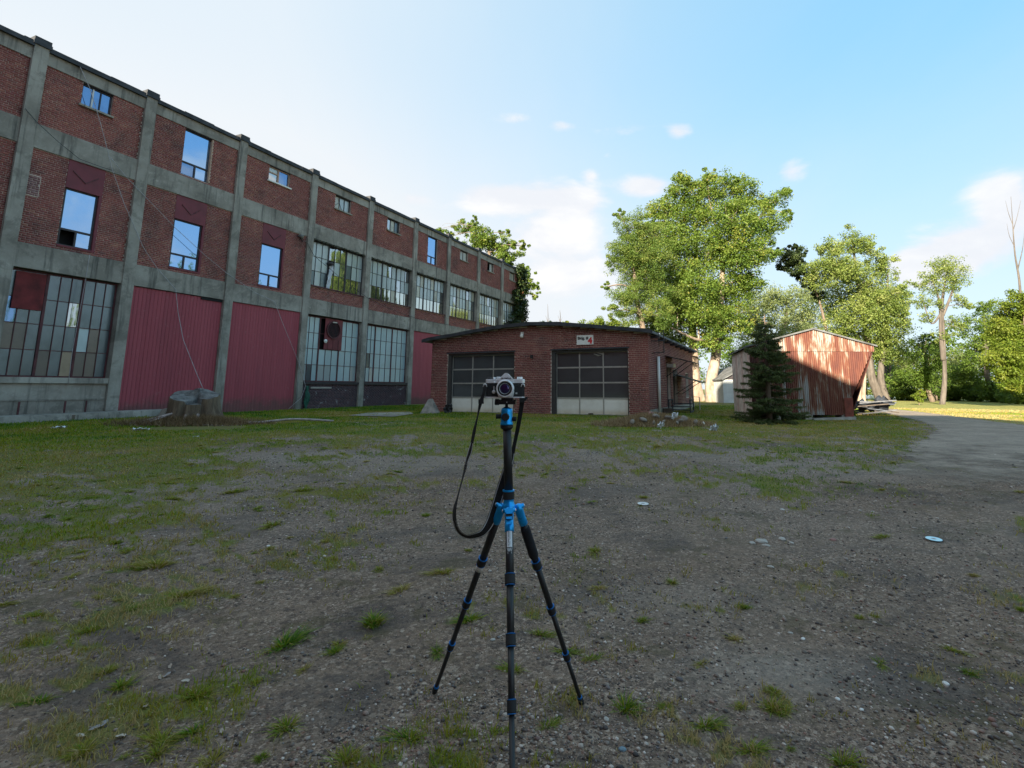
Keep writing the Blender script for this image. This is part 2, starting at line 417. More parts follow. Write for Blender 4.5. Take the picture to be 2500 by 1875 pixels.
def single_bricks(B, y, proud, mat, parent):
    key = 'unit'+mat.name
    if key not in BM:
        me = np_mesh('brick', np.array([(0, 0, 0), (1, 0, 0), (1, 0, 1), (0, 0, 1), (0, 1, 0), (1, 1, 0), (1, 1, 1), (0, 1, 1)], float),
                     np.array([(0, 1, 2, 3), (0, 4, 5, 1), (1, 5, 6, 2), (2, 6, 7, 3), (3, 7, 4, 0)]), mat, {'rnd': np.zeros(8)})
        BM[key] = me
    for (a, b, c, d, r, e) in B:
        o = link('brick', BM[key], parent, (a, y-proud+e, c)); o.scale = (b-a, proud+.03, d-c)

def brick_panel(parent, x0, x1, z0, z1, holes, y=.13, back=.5, mat=None, mort=None, seed=0, singles=0, name='brick_panel'):
    mat = mat or BRICK; mort = mort or MORTAR
    m = MB()
    for r in rect_minus(x0, x1, z0, z1, holes): m.box(r[0], r[1], y, back, r[2], r[3])
    p = m.build(name, mort, parent)
    B = lay_bricks(x0+.003, x1-.003, z0+.004, z1-.003, holes, seed=seed)
    if singles:
        single_bricks(B[-singles:], y, .012, mat, p); B = B[:-singles]
    if B:
        o = link('brick_courses', brick_mesh('brick_courses', B, y, .012, mat), p); o['kind'] = 'stuff'
    return p

UNIT = np_mesh('pane', np.array([(0, 0, 0), (1, 0, 0), (1, 0, 1), (0, 0, 1), (0, 1, 0), (1, 1, 0), (1, 1, 1), (0, 1, 1)], float),
               np.array([(0, 1, 2, 3), (4, 7, 6, 5), (0, 4, 5, 1), (1, 5, 6, 2), (2, 6, 7, 3), (3, 7, 4, 0)]), P_FROST)
PMESH = {}
def pane(parent, x0, x1, y, z0, z1, mat, name='pane', th=.008, tilt=0.0):
    if (mat.name, name) not in PMESH:
        me = UNIT.copy(); me.name = name; me.materials.clear(); me.materials.append(mat); PMESH[(mat.name, name)] = me
    o = link(name, PMESH[(mat.name, name)], parent, (x0, y, z0)); o.scale = (x1-x0, th, z1-z0)
    if tilt: o.rotation_euler = (random.uniform(-tilt, tilt), 0, random.uniform(-tilt, tilt))
    return o
def steel_window(x0, x1, z0, z1, rows, y, pick, frame=None, groups=((0, .3333), (.3333, .6667), (.6667, 1)), skip=None, ncol=3):
    m = MB(); t = .05; b = .022
    m.box(x0, x1, y-.03, y+.05, z0, z0+t).box(x0, x1, y-.03, y+.05, z1-t, z1).box(x0, x0+t, y-.03, y+.05, z0+t, z1-t).box(x1-t, x1, y-.03, y+.05, z0+t, z1-t)
    cells = []; W = x1-x0
    for gi, (a, c) in enumerate(groups):
        xa, xb = x0+W*a+.035, x0+W*c-.035
        if gi: m.box(xa-.075, xa, y-.04, y+.06, z0+t, z1-t)
        hz = [z0+t+(z1-z0-2*t)*k/rows for k in range(rows+1)]
        for k in range(1, rows): m.box(xa, xb, y-.025, y+.03, hz[k]-b/2, hz[k]+b/2)
        for q in range(1, ncol):
            xx = xa+(xb-xa)*q/ncol
            for k in range(rows): m.box(xx-b/2, xx+b/2, y-.024, y+.028, hz[k]+b/2, hz[k+1]-b/2)
        for q in range(ncol):
            for k in range(rows): cells.append((gi, q, k, xa+(xb-xa)*q/ncol, xa+(xb-xa)*(q+1)/ncol, hz[k], hz[k+1]))
    w = m.build('window', frame or REDWIN, factory)
    for (gi, q, k, a, c, e, f) in cells:
        if skip and skip(gi, q, k): continue
        mt = pick(gi, q, k)
        if mt: pane(w, a+b/2-.004, c-b/2+.004, y, e+b/2-.004, f-b/2+.004, mt, tilt=.006 if mt in (P_OLD, P_MIRROR) else 0)
    return w
def vision_window(x0, x1, z0, z1, y, zt=None, mat=None, frame=None, lower=None, split=.5):
    m = MB(); t = .045; fm = frame or DARKFRAME
    m.box(x0, x1, y-.04, y+.04, z0, z0+t).box(x0, x1, y-.04, y+.04, z1-t, z1).box(x0, x0+t, y-.04, y+.04, z0+t, z1-t).box(x1-t, x1, y-.04, y+.04, z0+t, z1-t)
    if zt:
        m.box(x0+t, x1-t, y-.035, y+.035, zt-.035, zt+.035); xm = x0+(x1-x0)*split
        m.box(xm-.03, xm+.03, y-.036, y+.034, z0+t, zt-.035)
    w = m.build('window', fm, factory)
    if zt:
        pane(w, x0+t, x1-t, y, zt+.03, z1-t, mat); lo = lower or (mat, mat)
        for (a, b, mm) in ((x0+t, xm-.03, lo[0]), (xm+.03, x1-t, lo[1])):
            if mm: pane(w, a, b, y, z0+t, zt-.03, mm)
    elif mat: pane(w, x0+t, x1-t, y, z0+t, z1-t, mat)
    return w

# columns, beams, coping, core
for k, c in enumerate(CS):
    p = MB().box(c, c+CW, 0, .52, ZG, 13.12).build('pillar', CONC, factory)
    MB().box(c-.05, c+CW+.05, -.05, .5, 13.12, 13.26).box(c-.03, c+CW+.03, -.03, .48, 13.26, 13.40).build('pillar_cap', TAR, p)
bays = list(zip(range(-2, 10), CS, CS[1:]))
rs = random.Random(3)
for i, a, b in bays:
    x0, x1 = a+CW, b
    MB().box(x0, x1, .08, .5, ZA, 13.03).build('concrete_beam', CONC, factory)
    MB().box(x0, x1, .07, .5, ZC, ZB).build('concrete_beam', CONC, factory)
    MB().box(x0, x1, .07, .5, ZE, ZD).build('concrete_beam', CONC, factory)
    m = MB(); x = x0
    while x < x1-.05:                                                  # ragged tarred coping
        l = min(rs.uniform(.5, 1.3), x1-x); h = rs.uniform(-.015, .02)
        m.box(x, x+l, -.02+rs.uniform(-.015, .01), .6, 13.03, 13.20+h); x += l
    m.build('coping', TAR, factory)
MB().box(-42, 45.54, .56, 15, 0, 13.0).build('wall', DARK, factory)
MB().box(-42, 45.6, .3, 15.2, 13.0, 13.12).build('roof', ROOFG, factory)
MB().box(-42, CS[0], .1, .56, .2, 13.0).build('wall', BRICK, factory)

# upper storey
TOPW = {1: (9.39, 10.33, 11.65, 12.52), 2: (12.98, 14.17, 10.43, 12.52), 3: (17.0, 18.22, 11.73, 12.54), 4: (21.26, 22.46, 11.68, 12.53), 5: (25.63, 26.87, 11.67, 12.52), 6: (29.98, 31.12, 10.47, 12.52),
        7: (34.18, 35.35, 11.7, 12.52), 8: (38.5, 39.6, 11.7, 12.55), 9: (42.7, 43.75, 11.7, 12.5), 0: (2.9, 3.95, 11.6, 12.5)}
TOPW[0] = (5.3, 6.45, 11.62, 12.52); TOPW[-1] = (1.2, 2.35, 11.62, 12.52); TOPW[-2] = (-2.9, -1.8, 11.62, 12.52)
for i, a, b in bays:
    x0, x1 = a+CW, b; w = TOPW[i]; f0, z0 = fit(w[0], w[2], .13); f1, _ = fit(w[1], w[2], .13); z1 = ZA-.035
    brick_panel(factory, x0, x1, ZB, ZA, [(f0, f1, max(z0, ZB), ZA)], seed=100+i)
    MB().box(f0, f1, .12, .5, z1, ZA).build('lintel', DARKFRAME, factory)
    if z0 > ZB+.2: MB().box(f0-.06, f1+.06, .03, .4, z0-.07, z0).build('sill', CONC if i != 3 else WHITEP, factory)
    if i == 1:
        win = vision_window(f0, f1, z0, z1, .24, mat=P_BLUE); xm = f0+(f1-f0)*.62
        MB().box(xm, xm+.03, .20, .28, z0+.04, z1-.04).build('mullion', DARKFRAME, win)
        q = MB().box(f0+.33, f0+.38, .195, .235, z0+.05, z1-.05).build('mullion', ALU, win)
    elif i in (2, 6):
        vision_window(f0, f1, max(z0, ZB)+.002, z1, .24, zt=fit(0, 10.98, .24)[1], mat=P_MIRROR, lower=(P_BLUE if i == 2 else P_MIRROR, P_MIRROR))
        if i == 2: MB().box(f1-.055, f1-.003, .10, .22, z0+.01, z1).build('flashing', WOODFR, factory)
    elif i == 3:
        win = vision_window(f0, f1, z0, z1, .24, mat=None, frame=WOODFR); xm = f0+(f1-f0)*.48; zm = z0+(z1-z0)*.62
        MB().box(xm-.035, xm+.035, .19, .28, z0+.045, z1-.045).box(f0+.045, xm-.035, .2, .27, zm-.03, zm+.03).build('mullion', WOODFR, win)
        pane(win, f0+.04, xm-.03, .24, z0+.04, zm-.025, P_OLD); pane(win, f0+.04, xm-.03, .24, zm+.025, z1-.04, P_FROST); pane(win, xm+.03, f1-.04, .24, z0+.04, z1-.04, P_BLUE)
    else:
        win = vision_window(f0, f1, z0, z1, .26, mat=None); n = 3 if i in (4, 5) else 2
        mats = {4: (P_CREAM, P_FROST, P_FROST), 5: (P_OLD, P_CREAM, P_GRIM), 7: (P_CREAM, P_CREAM), 8: (P_GRIM, P_CREAM), 9: (P_CREAM, P_CREAM)}.get(i, (P_OLD, P_FROST))
        m = MB(); wd = (f1-f0-.09)/n
        for q in range(n):
            u0 = f0+.045+wd*q
            if q: m.box(u0-.015, u0+.015, .23, .29, z0+.045, z1-.045)
            if not (i == 8 and q == 0): pane(win, u0+.012, u0+wd-.012, .26, z0+.04, z1-.04, mats[q])
        if n > 1: m.build('mullion', DARKFRAME, win)
        if i == 4: MB().tube([(f0+.3, .245, z1-.1), (f0+.45, .24, z0+.4), (f0+.62, .245, z0+.08)], .012, 5).tube([(f0+.1, .245, z0+.2), (f0+.42, .24, z0+.5)], .01, 5).build('taped_crack', DARKFRAME, win)

# middle storey
MIDW = {1: (9.36, 10.33), 2: (12.97, 14.12), 3: (16.98, 18.15), 0: (5.2, 6.35), -1: (1.1, 2.25), -2: (-3, -1.85)}
rs = random.Random(21)
for i, a, b in bays:
    x0, x1 = a+CW, b
    if i in MIDW:
        f0, zp = fit(MIDW[i][0], 8.45, .13); f1, z0 = fit(MIDW[i][1], 6.36, .13)
        brick_panel(factory, x0, x1, ZD, ZC, [(f0-.03, f1+.09, z0-.06, ZC)], seed=200+i, singles=300 if i == 1 else 0)
        p = MB().box(f0-.03, f1+.09, .11, .5, zp, ZC-.002).build('chevron_panel', REDPANEL, factory)
        xm = (f0+f1)/2+.03; zc = zp+.30
        MB().hexa([(xm-.4, .09, zc+.33), (xm, .09, zc), (xm, .12, zc), (xm-.4, .12, zc+.33), (xm-.4, .09, zc+.37), (xm, .09, zc+.04), (xm, .12, zc+.04), (xm-.4, .12, zc+.37)]) \
            .hexa([(xm, .09, zc), (xm+.36, .09, zc+.33), (xm+.36, .12, zc+.33), (xm, .12, zc), (xm, .09, zc+.04), (xm+.36, .09, zc+.37), (xm+.36, .12, zc+.37), (xm, .12, zc+.04)]).build('chevron', REDWIN, p)
        MB().box(f1, f1+.09, .115, .4, z0-.06, zp).box(f0-.03, f1, .10, .4, z0-.06, z0-.002).build('window_surround', REDPANEL, factory)
        vision_window(f0, f1, z0, zp-.003, .22, zt=fit(0, 6.93, .22)[1], mat=P_MIRROR, lower=(None if i == 1 else P_MIRROR, P_MIRROR))
        if i == 1:
            m = MB(); px0, pz1 = fit(8.40, 8.52, .1); px1, pz0 = fit(8.66, 7.84, .1)
            pp = MB().box(x0+.02, px1+.02, .105, .14, pz0-.03, pz1+.03).build('mortar_patch', MORTARG, factory)
            o = link('brick_courses', brick_mesh('brick_courses', lay_bricks(x0+.04, px1, pz0, pz1, [], seed=5), .105, .012, PINKB), pp); o['kind'] = 'stuff'
    else:
        zw0, zw1 = fit(0, 6.86, .13)[1], ZC
        brick_panel(factory, x0, x1, ZD, zw0, [], seed=230+i)
        MB().box(x0, x1, .05, .5, zw0, zw0+.07).build('sill', REDWIN, factory)
        xr = min(fit(b, 0, .3)[0]-.30, x1-.02) if i < 9 else x1-.02
        xr = x1-.01
        def pick(gi, q, k, i=i):
            r = rs.random()
            if k == 0: return {4: P_FROST if gi == 0 and q == 1 else (P_GRIM if gi == 0 else P_REFL)}.get(i, P_REFL if r < .86 else P_CREAM)
            if i == 4: return P_OLD if gi == 1 and r < .45 else (P_FROST if r < .93 else P_GRIM)
            if i >= 6: return P_FROST if r < .62 else P_CREAM if r < .88 else P_OLD
            return P_FROST if r < .88 else P_OLD if r < .96 else P_GRIM
        steel_window(x0+.01, xr, zw0+.07, ZC-.05, 3, .30, pick, frame=DARKFRAME, skip=lambda gi, q, k, i=i: i == 4 and gi == 1 and q == 0 and k == 1)
        m = MB(); x = x0
        while x < x1-.1:                                                # mossy ragged edge under the beam
            l = rs.uniform(.08, .25); m.box(x, min(x+l, x1), .02+rs.uniform(0, .03), .1, ZC-.05-rs.uniform(0, .05), ZC+rs.uniform(0, .03)); x += l*rs.uniform(1, 2.2)
        mf = m.build('moss_fringe', simple('moss', (.05, .05, .035), .95) if 'moss' not in bpy.data.materials else bpy.data.materials['moss'], factory); mf['kind'] = 'stuff'

# ground storey
simple_pane = pane_mat('tan_pane', (.30, .21, .12), .4, .08, var=.1, grime=.5)
def planks(x0, x1, z0, z1, n, y=.16):
    p = MB().box(x0, x1, y+.02, .5, z0, z1).build('boarded_opening', DARK, factory)
    w = (x1-x0)/n; me = None
    for q in range(n):
        if me is None:
            me = UNIT.copy(); me.name = 'plank'; me.materials.clear(); me.materials.append(PLANK)
        o = link('plank', me, p, (x0+w*q+.007, y-.02+random.uniform(-.003, .003), z0)); o.scale = (w-.014, .05, z1-z0-random.uniform(0, .015))
    return p
rs = random.Random(31)
for i, a, b in bays:
    x0, x1 = a+CW, b
    if i in (-2, -1, 0, 1):
        z0, z1 = fit(0, 1.75, .3)[1], fit(0, 5.33, .3)[1]; z1 = min(z1, ZE+.02)
        def pick(gi, q, k):
            if gi == 0 and k == 2: return P_BLUE if q == 0 else P_GRIM
            if k == 0 and gi == 1 and q == 2: return simple_pane
            if k == 0: return P_BROWN if rs.random() < .4 else P_GRIM
            if k == 1: return P_CYAN if (gi == 2 and q == 0) else (P_GRIM if rs.random() < .8 else P_BROWN)
            if k == 2 and gi == 1 and q == 2: return P_OLD
            return P_GRIM
        sw = steel_window(x0+.01, x1-.01, z0, ZE-.03, 4, .30, pick)
        if i in (1, 0):
            q0, r1 = fit(8.45, 5.22, .25); q1, r0 = fit(9.22, 3.98, .25)
            if i == 0: q0 -= 4.1; q1 -= 4.1
            MB().box(max(q0, x0+.06), q1, .235, .262, r0, r1).build('red_board', simple('dull_red_board', (.16, .020, .022), .8, var=.25, scale=3) if 'dull_red_board' not in bpy.data.materials else bpy.data.materials['dull_red_board'], sw)
        MB().box(x0, x1, .04, .5, 1.56, z0).build('sill', CONC2, factory)
        MB().box(x0, x1, .14, .5, 1.02, 1.56).build('dado', CONC2, factory)
        MB().box(x0, x1, .11, .5, .97, 1.02).box(x0, x1, .13, .5, .2, .97).build('dado', CONC, factory)
        for xx in (x0+.7, x0+1.9, x0+2.5): MB().box(xx, xx+.05, .115, .135, .3, .95).build('rust_strip', REDWIN, factory)
    elif i in (2, 3, 6):
        planks(x0+.004, x1-.004, .26, ZE-.01 if i != 2 else ZE-.02, 26)
        if i == 2: MB().box(x1-.95, x1-.02, .1, .135, ZE-.13, ZE-.02).build('torn_strip', DARK, factory)
    elif i in (4, 5):
        z0 = fit(0, 1.73, .13)[1]
        def pick(gi, q, k, i=i):
            r = rs.random()
            if i == 5 and k == 0 and gi == 0 and q == 2: return P_FROST
            if k == 0 and r < .12: return P_FROST
            return P_CYAN if r < .985 else P_GRIM
        grp = ((0, .27), (.27, .63), (.63, 1)) if i == 4 else ((0, .25), (.25, .64), (.64, 1))
        sw = steel_window(x0+.01, x1-.01, z0+.02, ZE-.06, 4, .30, pick, groups=grp, skip=lambda gi, q, k, i=i: i == 4 and gi == 1 and k >= 2)
        MB().box(x0, x1, .03, .5, z0-.12, z0+.02).build('sill', DARKFRAME, factory)
        brick_panel(factory, x0, x1, .2, z0-.12, [], seed=260+i, mat=BRICKD, mort=MORTARD)
        if i == 4:
            MB().box(x0+.6, x0+2.0, .085, .115, 1.38, 1.47).build('pale_batten', ALU, factory)
            fx0, fz1 = fit(21.17, 5.27, .26); fx1, fz0 = fit(22.42, 3.53, .26); fc, fz = fit(21.80, 4.65, .2)
            fp = MB().box(fx0, fx1, .24, .27, fz0, ZE-.07).build('fan_panel', simple('faded_red_panel', (.17, .035, .04), .7, var=.25, scale=2), factory)
            MB().rings((fc, .24, fz), (0, -1, 0), [(.50, 0), (.50, .07), (.44, .07), (.44, -.0)], 28, caps=False).build('fan_ring', REDWIN, fp)
            MB().rings((fc, .236, fz), (0, -1, 0), [(.44, 0), (.0, .002)], 28, caps=False).build('fan_mouth', DARK, fp)
            m = MB()
            for q in range(-4, 5):
                dx = q*.095; hh = math.sqrt(max(.43**2-dx*dx, .001)); m.box(fc+dx-.008, fc+dx+.008, .20, .215, fz-hh, fz+hh)
            m.build('fan_grille', REDWIN, fp)
            m = MB(); m.box(fc-.12, fc+.18, .16, .235, fz+.40, fz+.46); m.build('fan_latch', ALU, fp)
            MB().rings((fx0+.04, .22, 4.0), (0, -1, 0), [(.02, -.02), (.10, 0), (.11, .05), (.02, .1)], 12).build('bulb_cover', WHITEP, fp)
            for (gx, q) in ((fx0+.25, 0), (fx0+.62, 1), (fx0+1.0, 2)): MB().box(gx-.01, gx+.01, .225, .239, fz0, fz0+.55).build('panel_seam', REDWIN, fp)
    else:
        MB().box(x0, x1, .14, .5, .2, ZE).build('wall', BRICK, factory)

# things fastened to or hanging on the factory
lp = fw(*([19.117*1.0, -.02, 9.40]))
lamp = thing('flood_lamp', 'grey weathered floodlight on the factory column above the large windows', 'lamp', lp)
o = MB().rings(lp, (FX*.25-FY*.9-Vector((0, 0, .35))), [(.03, -.12), (.07, -.06), (.10, .05), (.11, .12), (.08, .14)], 14).build('lamp_head', simple('grey_lamp', (.13, .135, .13), .5), None, True); child_world(o, lamp)
o = MB().tube([lp+FY*.15, lp+Vector((0, 0, -.12)), lp+FX*.2+Vector((0, 0, -.25))+FY*.05], .03, 8).build('bracket', BLACKM); child_world(o, lamp)
ROPEW = simple('pale_rope', (.42, .40, .42), .8, var=.15)
def cable(name, label, pts, r, mat, d0, jit=0.0):
    P = [fw(s, (d0[k] if hasattr(d0, '__len__') else d0), z) for k, (s, z) in enumerate(pts)]
    Q = []
    for a, b in zip(P, P[1:]):
        for t in (0, .34, .67): Q.append(a.lerp(b, t)+Vector((0, 0, -jit*4*t*(1-t))))
    Q.append(P[-1]); rt = P[0]
    o = MB().tube(Q, r, 5).build(name, mat, None, True); return tag(o, label, 'cable')
cable('hanging_rope', 'pale rope hanging from the factory roof edge down across the bricks to the tree stump', [(9.157, 13.15), (9.568, 12.37), (10.034, 11.206), (10.369, 10.257), (10.588, 9.597), (11.098, 8.462), (11.426, 7.834), (11.929, 6.914), (12.488, 6.219), (13.303, 5.449), (13.426, 4.533), (13.544, 3.364), (13.766, 2.0), (13.95, .8)], .011, ROPEW, [0, -.05, -.05, -.05, -.05, -.05, -.07, -.05, -.05, -.05, -.15, -.5, -1.2, -1.9])
cable('hanging_rope', 'pale rope slanting across three factory bays down to the green cloth', [(10.466, 10.05), (11.089, 9.466), (11.999, 8.781), (12.974, 8.034), (14.329, 7.155), (15.363, 6.575), (16.849, 5.927), (17.897, 5.669), (18.326, 4.852), (19.612, 2.672), (20.129, 1.508), (19.9, .9), (19.2, .36)], .010, ROPEW, -.06)
cable('slack_cable', 'thin dark cable sagging over the beam beside the leftmost full column', [(7.984, 10.703), (8.327, 10.376), (8.932, 9.966), (9.587, 9.597), (10.319, 9.57), (10.628, 9.581)], .009, BLACKM, -.04)
cable('slack_cable', 'dark cable running down from the floodlight across the factory windows', [(19.125, 9.31), (19.554, 9.123), (20.049, 8.538), (21.096, 8.103), (22.367, 7.556), (23.9, 6.998), (24.515, 6.823), (26.4, 6.5), (28.444, 6.279), (29.014, 6.233), (33.115, 6.211)], .012, BLACKM, -.06, .03)
cable('hanging_rope', 'thin pale cord dangling before the big grid window at lower left', [(10.31, 6.2), (10.30, 5.3), (10.26, 4.0), (10.22, 2.6), (10.24, 1.5)], .008, ROPEW, .02)
# crumpled sheet caught in the broken pane
rsn = np.random.RandomState(4)
def crumple(name, mat, c, size, seed, n=18, hang=1.0):
    r = np.random.RandomState(seed); u, v = np.meshgrid(np.linspace(-1, 1, n), np.linspace(-1, 1, n))
    X = u*size[0]*(1-.35*np.abs(v)); Y = (fbm(u*2.1+seed, v*2.1, seed)-.5)*size[1]*2.6; Z = v*size[2]+(fbm(u*1.7, v*1.7+seed, seed+3)-.5)*size[2]*.5
    V = np.stack([X, Y, Z], -1).reshape(-1, 3)
    idx = np.arange(n*n).reshape(n, n); F = np.stack([idx[:-1, :-1], idx[:-1, 1:], idx[1:, 1:], idx[1:, :-1]], -1).reshape(-1, 4)
    me = np_mesh(name, V, F, mat, smooth=True); return me
SHEET = simple('white_sheet', (.62, .64, .68), .8, var=.12, scale=4)
me = crumple('crumpled_sheet', SHEET, None, (.17, .12, .78), 3)
o = link('crumpled_sheet', me, None, fw(21.43, .20, 7.65)); o.rotation_euler = (0, .12, F_ROT)
tag(o, 'crumpled white sheet hanging out of a broken pane of the factory window', 'cloth')
o = MB().rings(fw(21.42, .22, 8.42), (0, 0, 1), [(.02, -.12), (.17, -.08), (.20, .02), (.13, .1), (.02, .12)], 14).build('dark_bundle', DARKFRAME, None, True)
tag(o, 'dark rounded bundle on top of the white sheet in the factory window', 'bundle')
GREENC = simple('green_tarp', (.02, .10, .07), .7, var=.3)
me = crumple('green_tarp', GREENC, None, (.16, .12, .62), 8)
o = link('green_tarp', me, None, fw(20.25, -.08, .85)); o.rotation_euler = (0, 0, F_ROT); tag(o, 'dark green tarp hanging on the purple brick base by the column', 'tarp')
# concrete ledge in front of the left bays
ledge = thing('concrete_ledge', 'low broken concrete ledge along the factory foot behind the stump', 'ledge', F_ORI, F_ROT)
MB().hexa([(6.4, -.95, .2), (13.2, -.75, .2), (13.2, -.05, .2), (6.4, -.05, .2), (6.9, -.85, .50), (13.2, -.7, .56), (13.2, -.05, .57), (6.7, -.05, .52)]).build('ledge_slab', CONC, ledge)
for (a, b) in ((7.9, 8.05), (10.1, 10.2)): MB().box(a, b, -.99, -.8, .2, .5).build('crack', CONC, ledge)
o = MB().hexa([(12.2, -2.1, .2), (13.3, -1.7, .2), (13.3, -1.0, .2), (12.6, -.9, .2), (12.55, -1.75, .66), (13.2, -1.55, .72), (13.2, -1.15, .70), (12.7, -1.1, .6)]).build('broken_slab', CONC)
o.location = F_ORI; o.rotation_euler = (0, 0, F_ROT); tag(o, 'tilted broken concrete chunk leaning just left of the stump', 'concrete chunk')

# unseen wing added behind the viewpoint; its roofline and end shade the yard
wing = thing('shade_wing', 'unseen brick wing with sloping roof added behind the viewpoint to shade the yard', 'building', (-16, -6, 0))
prof = [(-34, 0), (2.9, 0), (2.9, 10.4), (-1.0, 10.7), (-3.1, 11.6), (-5.4, 13.0), (-12, 16.6), (-15, 17.4), (-34, 17.4)]
m = MB(); n = len(prof)
for k in range(n):
    (x0, z0), (x1, z1) = prof[k], prof[(k+1) % n]
    m.poly([(x0, -18, z0), (x1, -18, z1), (x1, -6, z1), (x0, -6, z0)], 1 if k in (2, 3, 4, 5, 6, 7) else 0)
m.poly([(x, -6, z) for x, z in prof]).poly([(x, -18, z) for x, z in reversed(prof)])
child_world(m.build('wall', [BRICK, ROOFG]), wing)
child_world(MB().box(-9.4, -5.4, -7.6, -5.95, 0, 19).build('shade_tower', BRICK), wing)  # added tower out of view, placed to shade the outbuilding

# ------------------------------------------------------------------ the garage (building four)
GTH = .4; G0 = Vector((-6.159, 24.52, 0)); GX = Vector((math.cos(GTH), -math.sin(GTH), 0)); GY = Vector((math.sin(GTH), math.cos(GTH), 0))
garage = thing('brick_garage', 'low brick garage with two glazed overhead doors and a shallow arched roof', 'building', G0, -GTH)
GW, GL = 10.45, 11.3
RP = [(-.42, 3.66), (.0, 3.74), (1.2, 3.86), (2.5, 4.02), (3.9, 4.16), (5.3, 4.22), (6.8, 4.14), (8.2, 3.98), (9.5, 3.81), (10.45, 3.69), (10.72, 3.63)]
def rz(u): return float(np.interp(u, [p[0] for p in RP], [p[1] for p in RP]))
D1 = (.89, 4.44, .2, 2.99); D2 = (6.23, 9.63, .2, 3.0)
m = MB()
for r in rect_minus(0, GW, .2, 3.6, [D1, D2]): m.box(r[0], r[1], 0, .3, r[2], r[3])
for (a, za), (b, zb) in zip(RP, RP[1:]):
    a2, b2 = max(a, 0), min(b, GW)
    if b2 > a2: m.hexa([(a2, 0, 3.6), (b2, 0, 3.6), (b2, .3, 3.6), (a2, .3, 3.6), (a2, 0, rz(a2)-.10), (b2, 0, rz(b2)-.10), (b2, .3, rz(b2)-.10), (a2, .3, rz(a2)-.10)])
fwall = m.build('front_wall', MORTARG, garage)
B = lay_bricks(.0, GW, .22, 4.2, [D1, D2], top=lambda u: rz(u)-.1, seed=77, bl=.23, bh=.0765)
near = sorted(B, key=lambda q: (abs((q[0]+q[1])/2-8.3) > 2.2, -q[2]))
near = [q for q in B if q[0] > 8.0][-170:]+[q for q in B if 4.5 < q[0] < 6.2][-130:]
ns = set(id(q) for q in near); rest = [q for q in B if id(q) not in ns]
single_bricks(near, 0, .014, BRICKG, fwall)
o = link('brick_courses', brick_mesh('brick_courses', rest, 0, .014, BRICKG), fwall); o['kind'] = 'stuff'
# side wall facing right
SH = [(3.5, 4.5, .4, 2.5), (5.0, 6.2, .4, 2.3), (8.6, 9.6, .9, 2.2)]
m = MB()
for r in rect_minus(.3, GL, .55, 3.58, SH): m.box(GW-.3, GW, r[0], r[1], r[2], r[3])
swall = m.build('side_wall', MORTARG, garage)
Bs = lay_bricks(.01, GL, .56, 3.55, SH, seed=78, bl=.23, bh=.0765)
me = brick_mesh('brick_courses', Bs, 0, .014, BRICKG)
o = link('brick_courses', me, swall, (GW, 0, 0)); o.rotation_euler = (0, 0, PI/2); o['kind'] = 'stuff'
MB().box(GW-.35, GW+.04, .02, GL, .1, .55).build('foundation', CONC2, garage)
MB().box(0, .3, .3, GL, .2, 3.6).box(.3, GW-.3, GL-.3, GL, .2, 3.6).build('rear_wall', BRICKG, garage)
m = MB()
for (a, za), (b, zb) in zip(RP, RP[1:]):
    m.hexa([(a, -.28, za-.09), (b, -.28, zb-.09), (b, GL+.3, zb-.09), (a, GL+.3, za-.09), (a, -.28, za), (b, -.28, zb), (b, GL+.3, zb), (a, GL+.3, za)])
m.build('roof', ROOFG, garage)
m = MB(); rs = random.Random(5)
for (a, za), (b, zb) in zip(RP, RP[1:]):
    e = rs.uniform(-.012, .012)
    m.hexa([(a, -.32, za-.115+e), (b, -.32, zb-.115), (b, -.283, zb-.115), (a, -.283, za-.115), (a, -.32, za+.035), (b, -.32, zb+.035+e), (b, -.283, zb+.035), (a, -.283, za+.035)])
m.build('fascia', TAR, garage)
m = MB()
for k in range(8): y = .5+k*1.35; m.box(GW, GW+.36, y, y+.09, 3.42, 3.52)
m.build('rafter_ends', DARKFRAME, garage)
MB().box(.3, GW-.3, 2.0, 2.1, .2, 3.6).build('inner_wall', DARK, garage)
def garage_door(x0, x1, z1, cols, rows, zb):
    d = MB().box(x0-.0, x0+.16, .05, .28, .2, z1).box(x1-.06, x1, .05, .28, .2, z1).box(x0+.16, x1-.06, .05, .28, z1-.09, z1).build('door_frame', simple('dark_timber', (.045, .04, .038), .8) if 'dark_timber' not in bpy.data.materials else bpy.data.materials['dark_timber'], garage)
    a, b = x0+.17, x1-.07; y = .2; m = MB(); t = .022
    door = MB()
    W = (b-a)/cols
    for k in range(cols+1): door.box(max(a, a+W*k-t), min(b, a+W*k+t), y-.025, y+.03, .34, z1-.09)
    hs = [zb]+[zb+(z1-.09-zb)*k/rows for k in range(1, rows+1)]
    for h in hs:
        for k in range(cols): door.box(a+W*k+t, a+W*(k+1)-t, y-.02, y+.03, h-.03, min(h+.03, z1-.09))
    door.box(a, b, y-.03, y+.03, .30, .34)
    dd = door.build('overhead_door', ALU, garage)
    for k in range(cols):
        for r in range(rows): pane(dd, a+W*k+t-.003, a+W*(k+1)-t+.003, y, hs[r]+.028, hs[r+1]-.028, P_DARK)
        pane(dd, a+W*k+t-.003, a+W*(k+1)-t+.003, y-.005, .34, zb-.03, DOORW, name='door_panel', th=.02)
    return dd
garage_door(D1[0], D1[1], 2.98, 3, 3, .98); dd = garage_door(D2[0], D2[1], 2.99, 3, 3, .98)
MB().box(7.85, 8.05, .13, .19, .33, .37).build('door_handle', BLACKM, dd)
MB().box(D1[0]-.05, D1[1]+.05, -.03, .02, 2.99, 3.05).box(D2[0]-.05, D2[1]+.05, -.03, .02, 3.0, 3.06).build('lintel', TAR, garage)
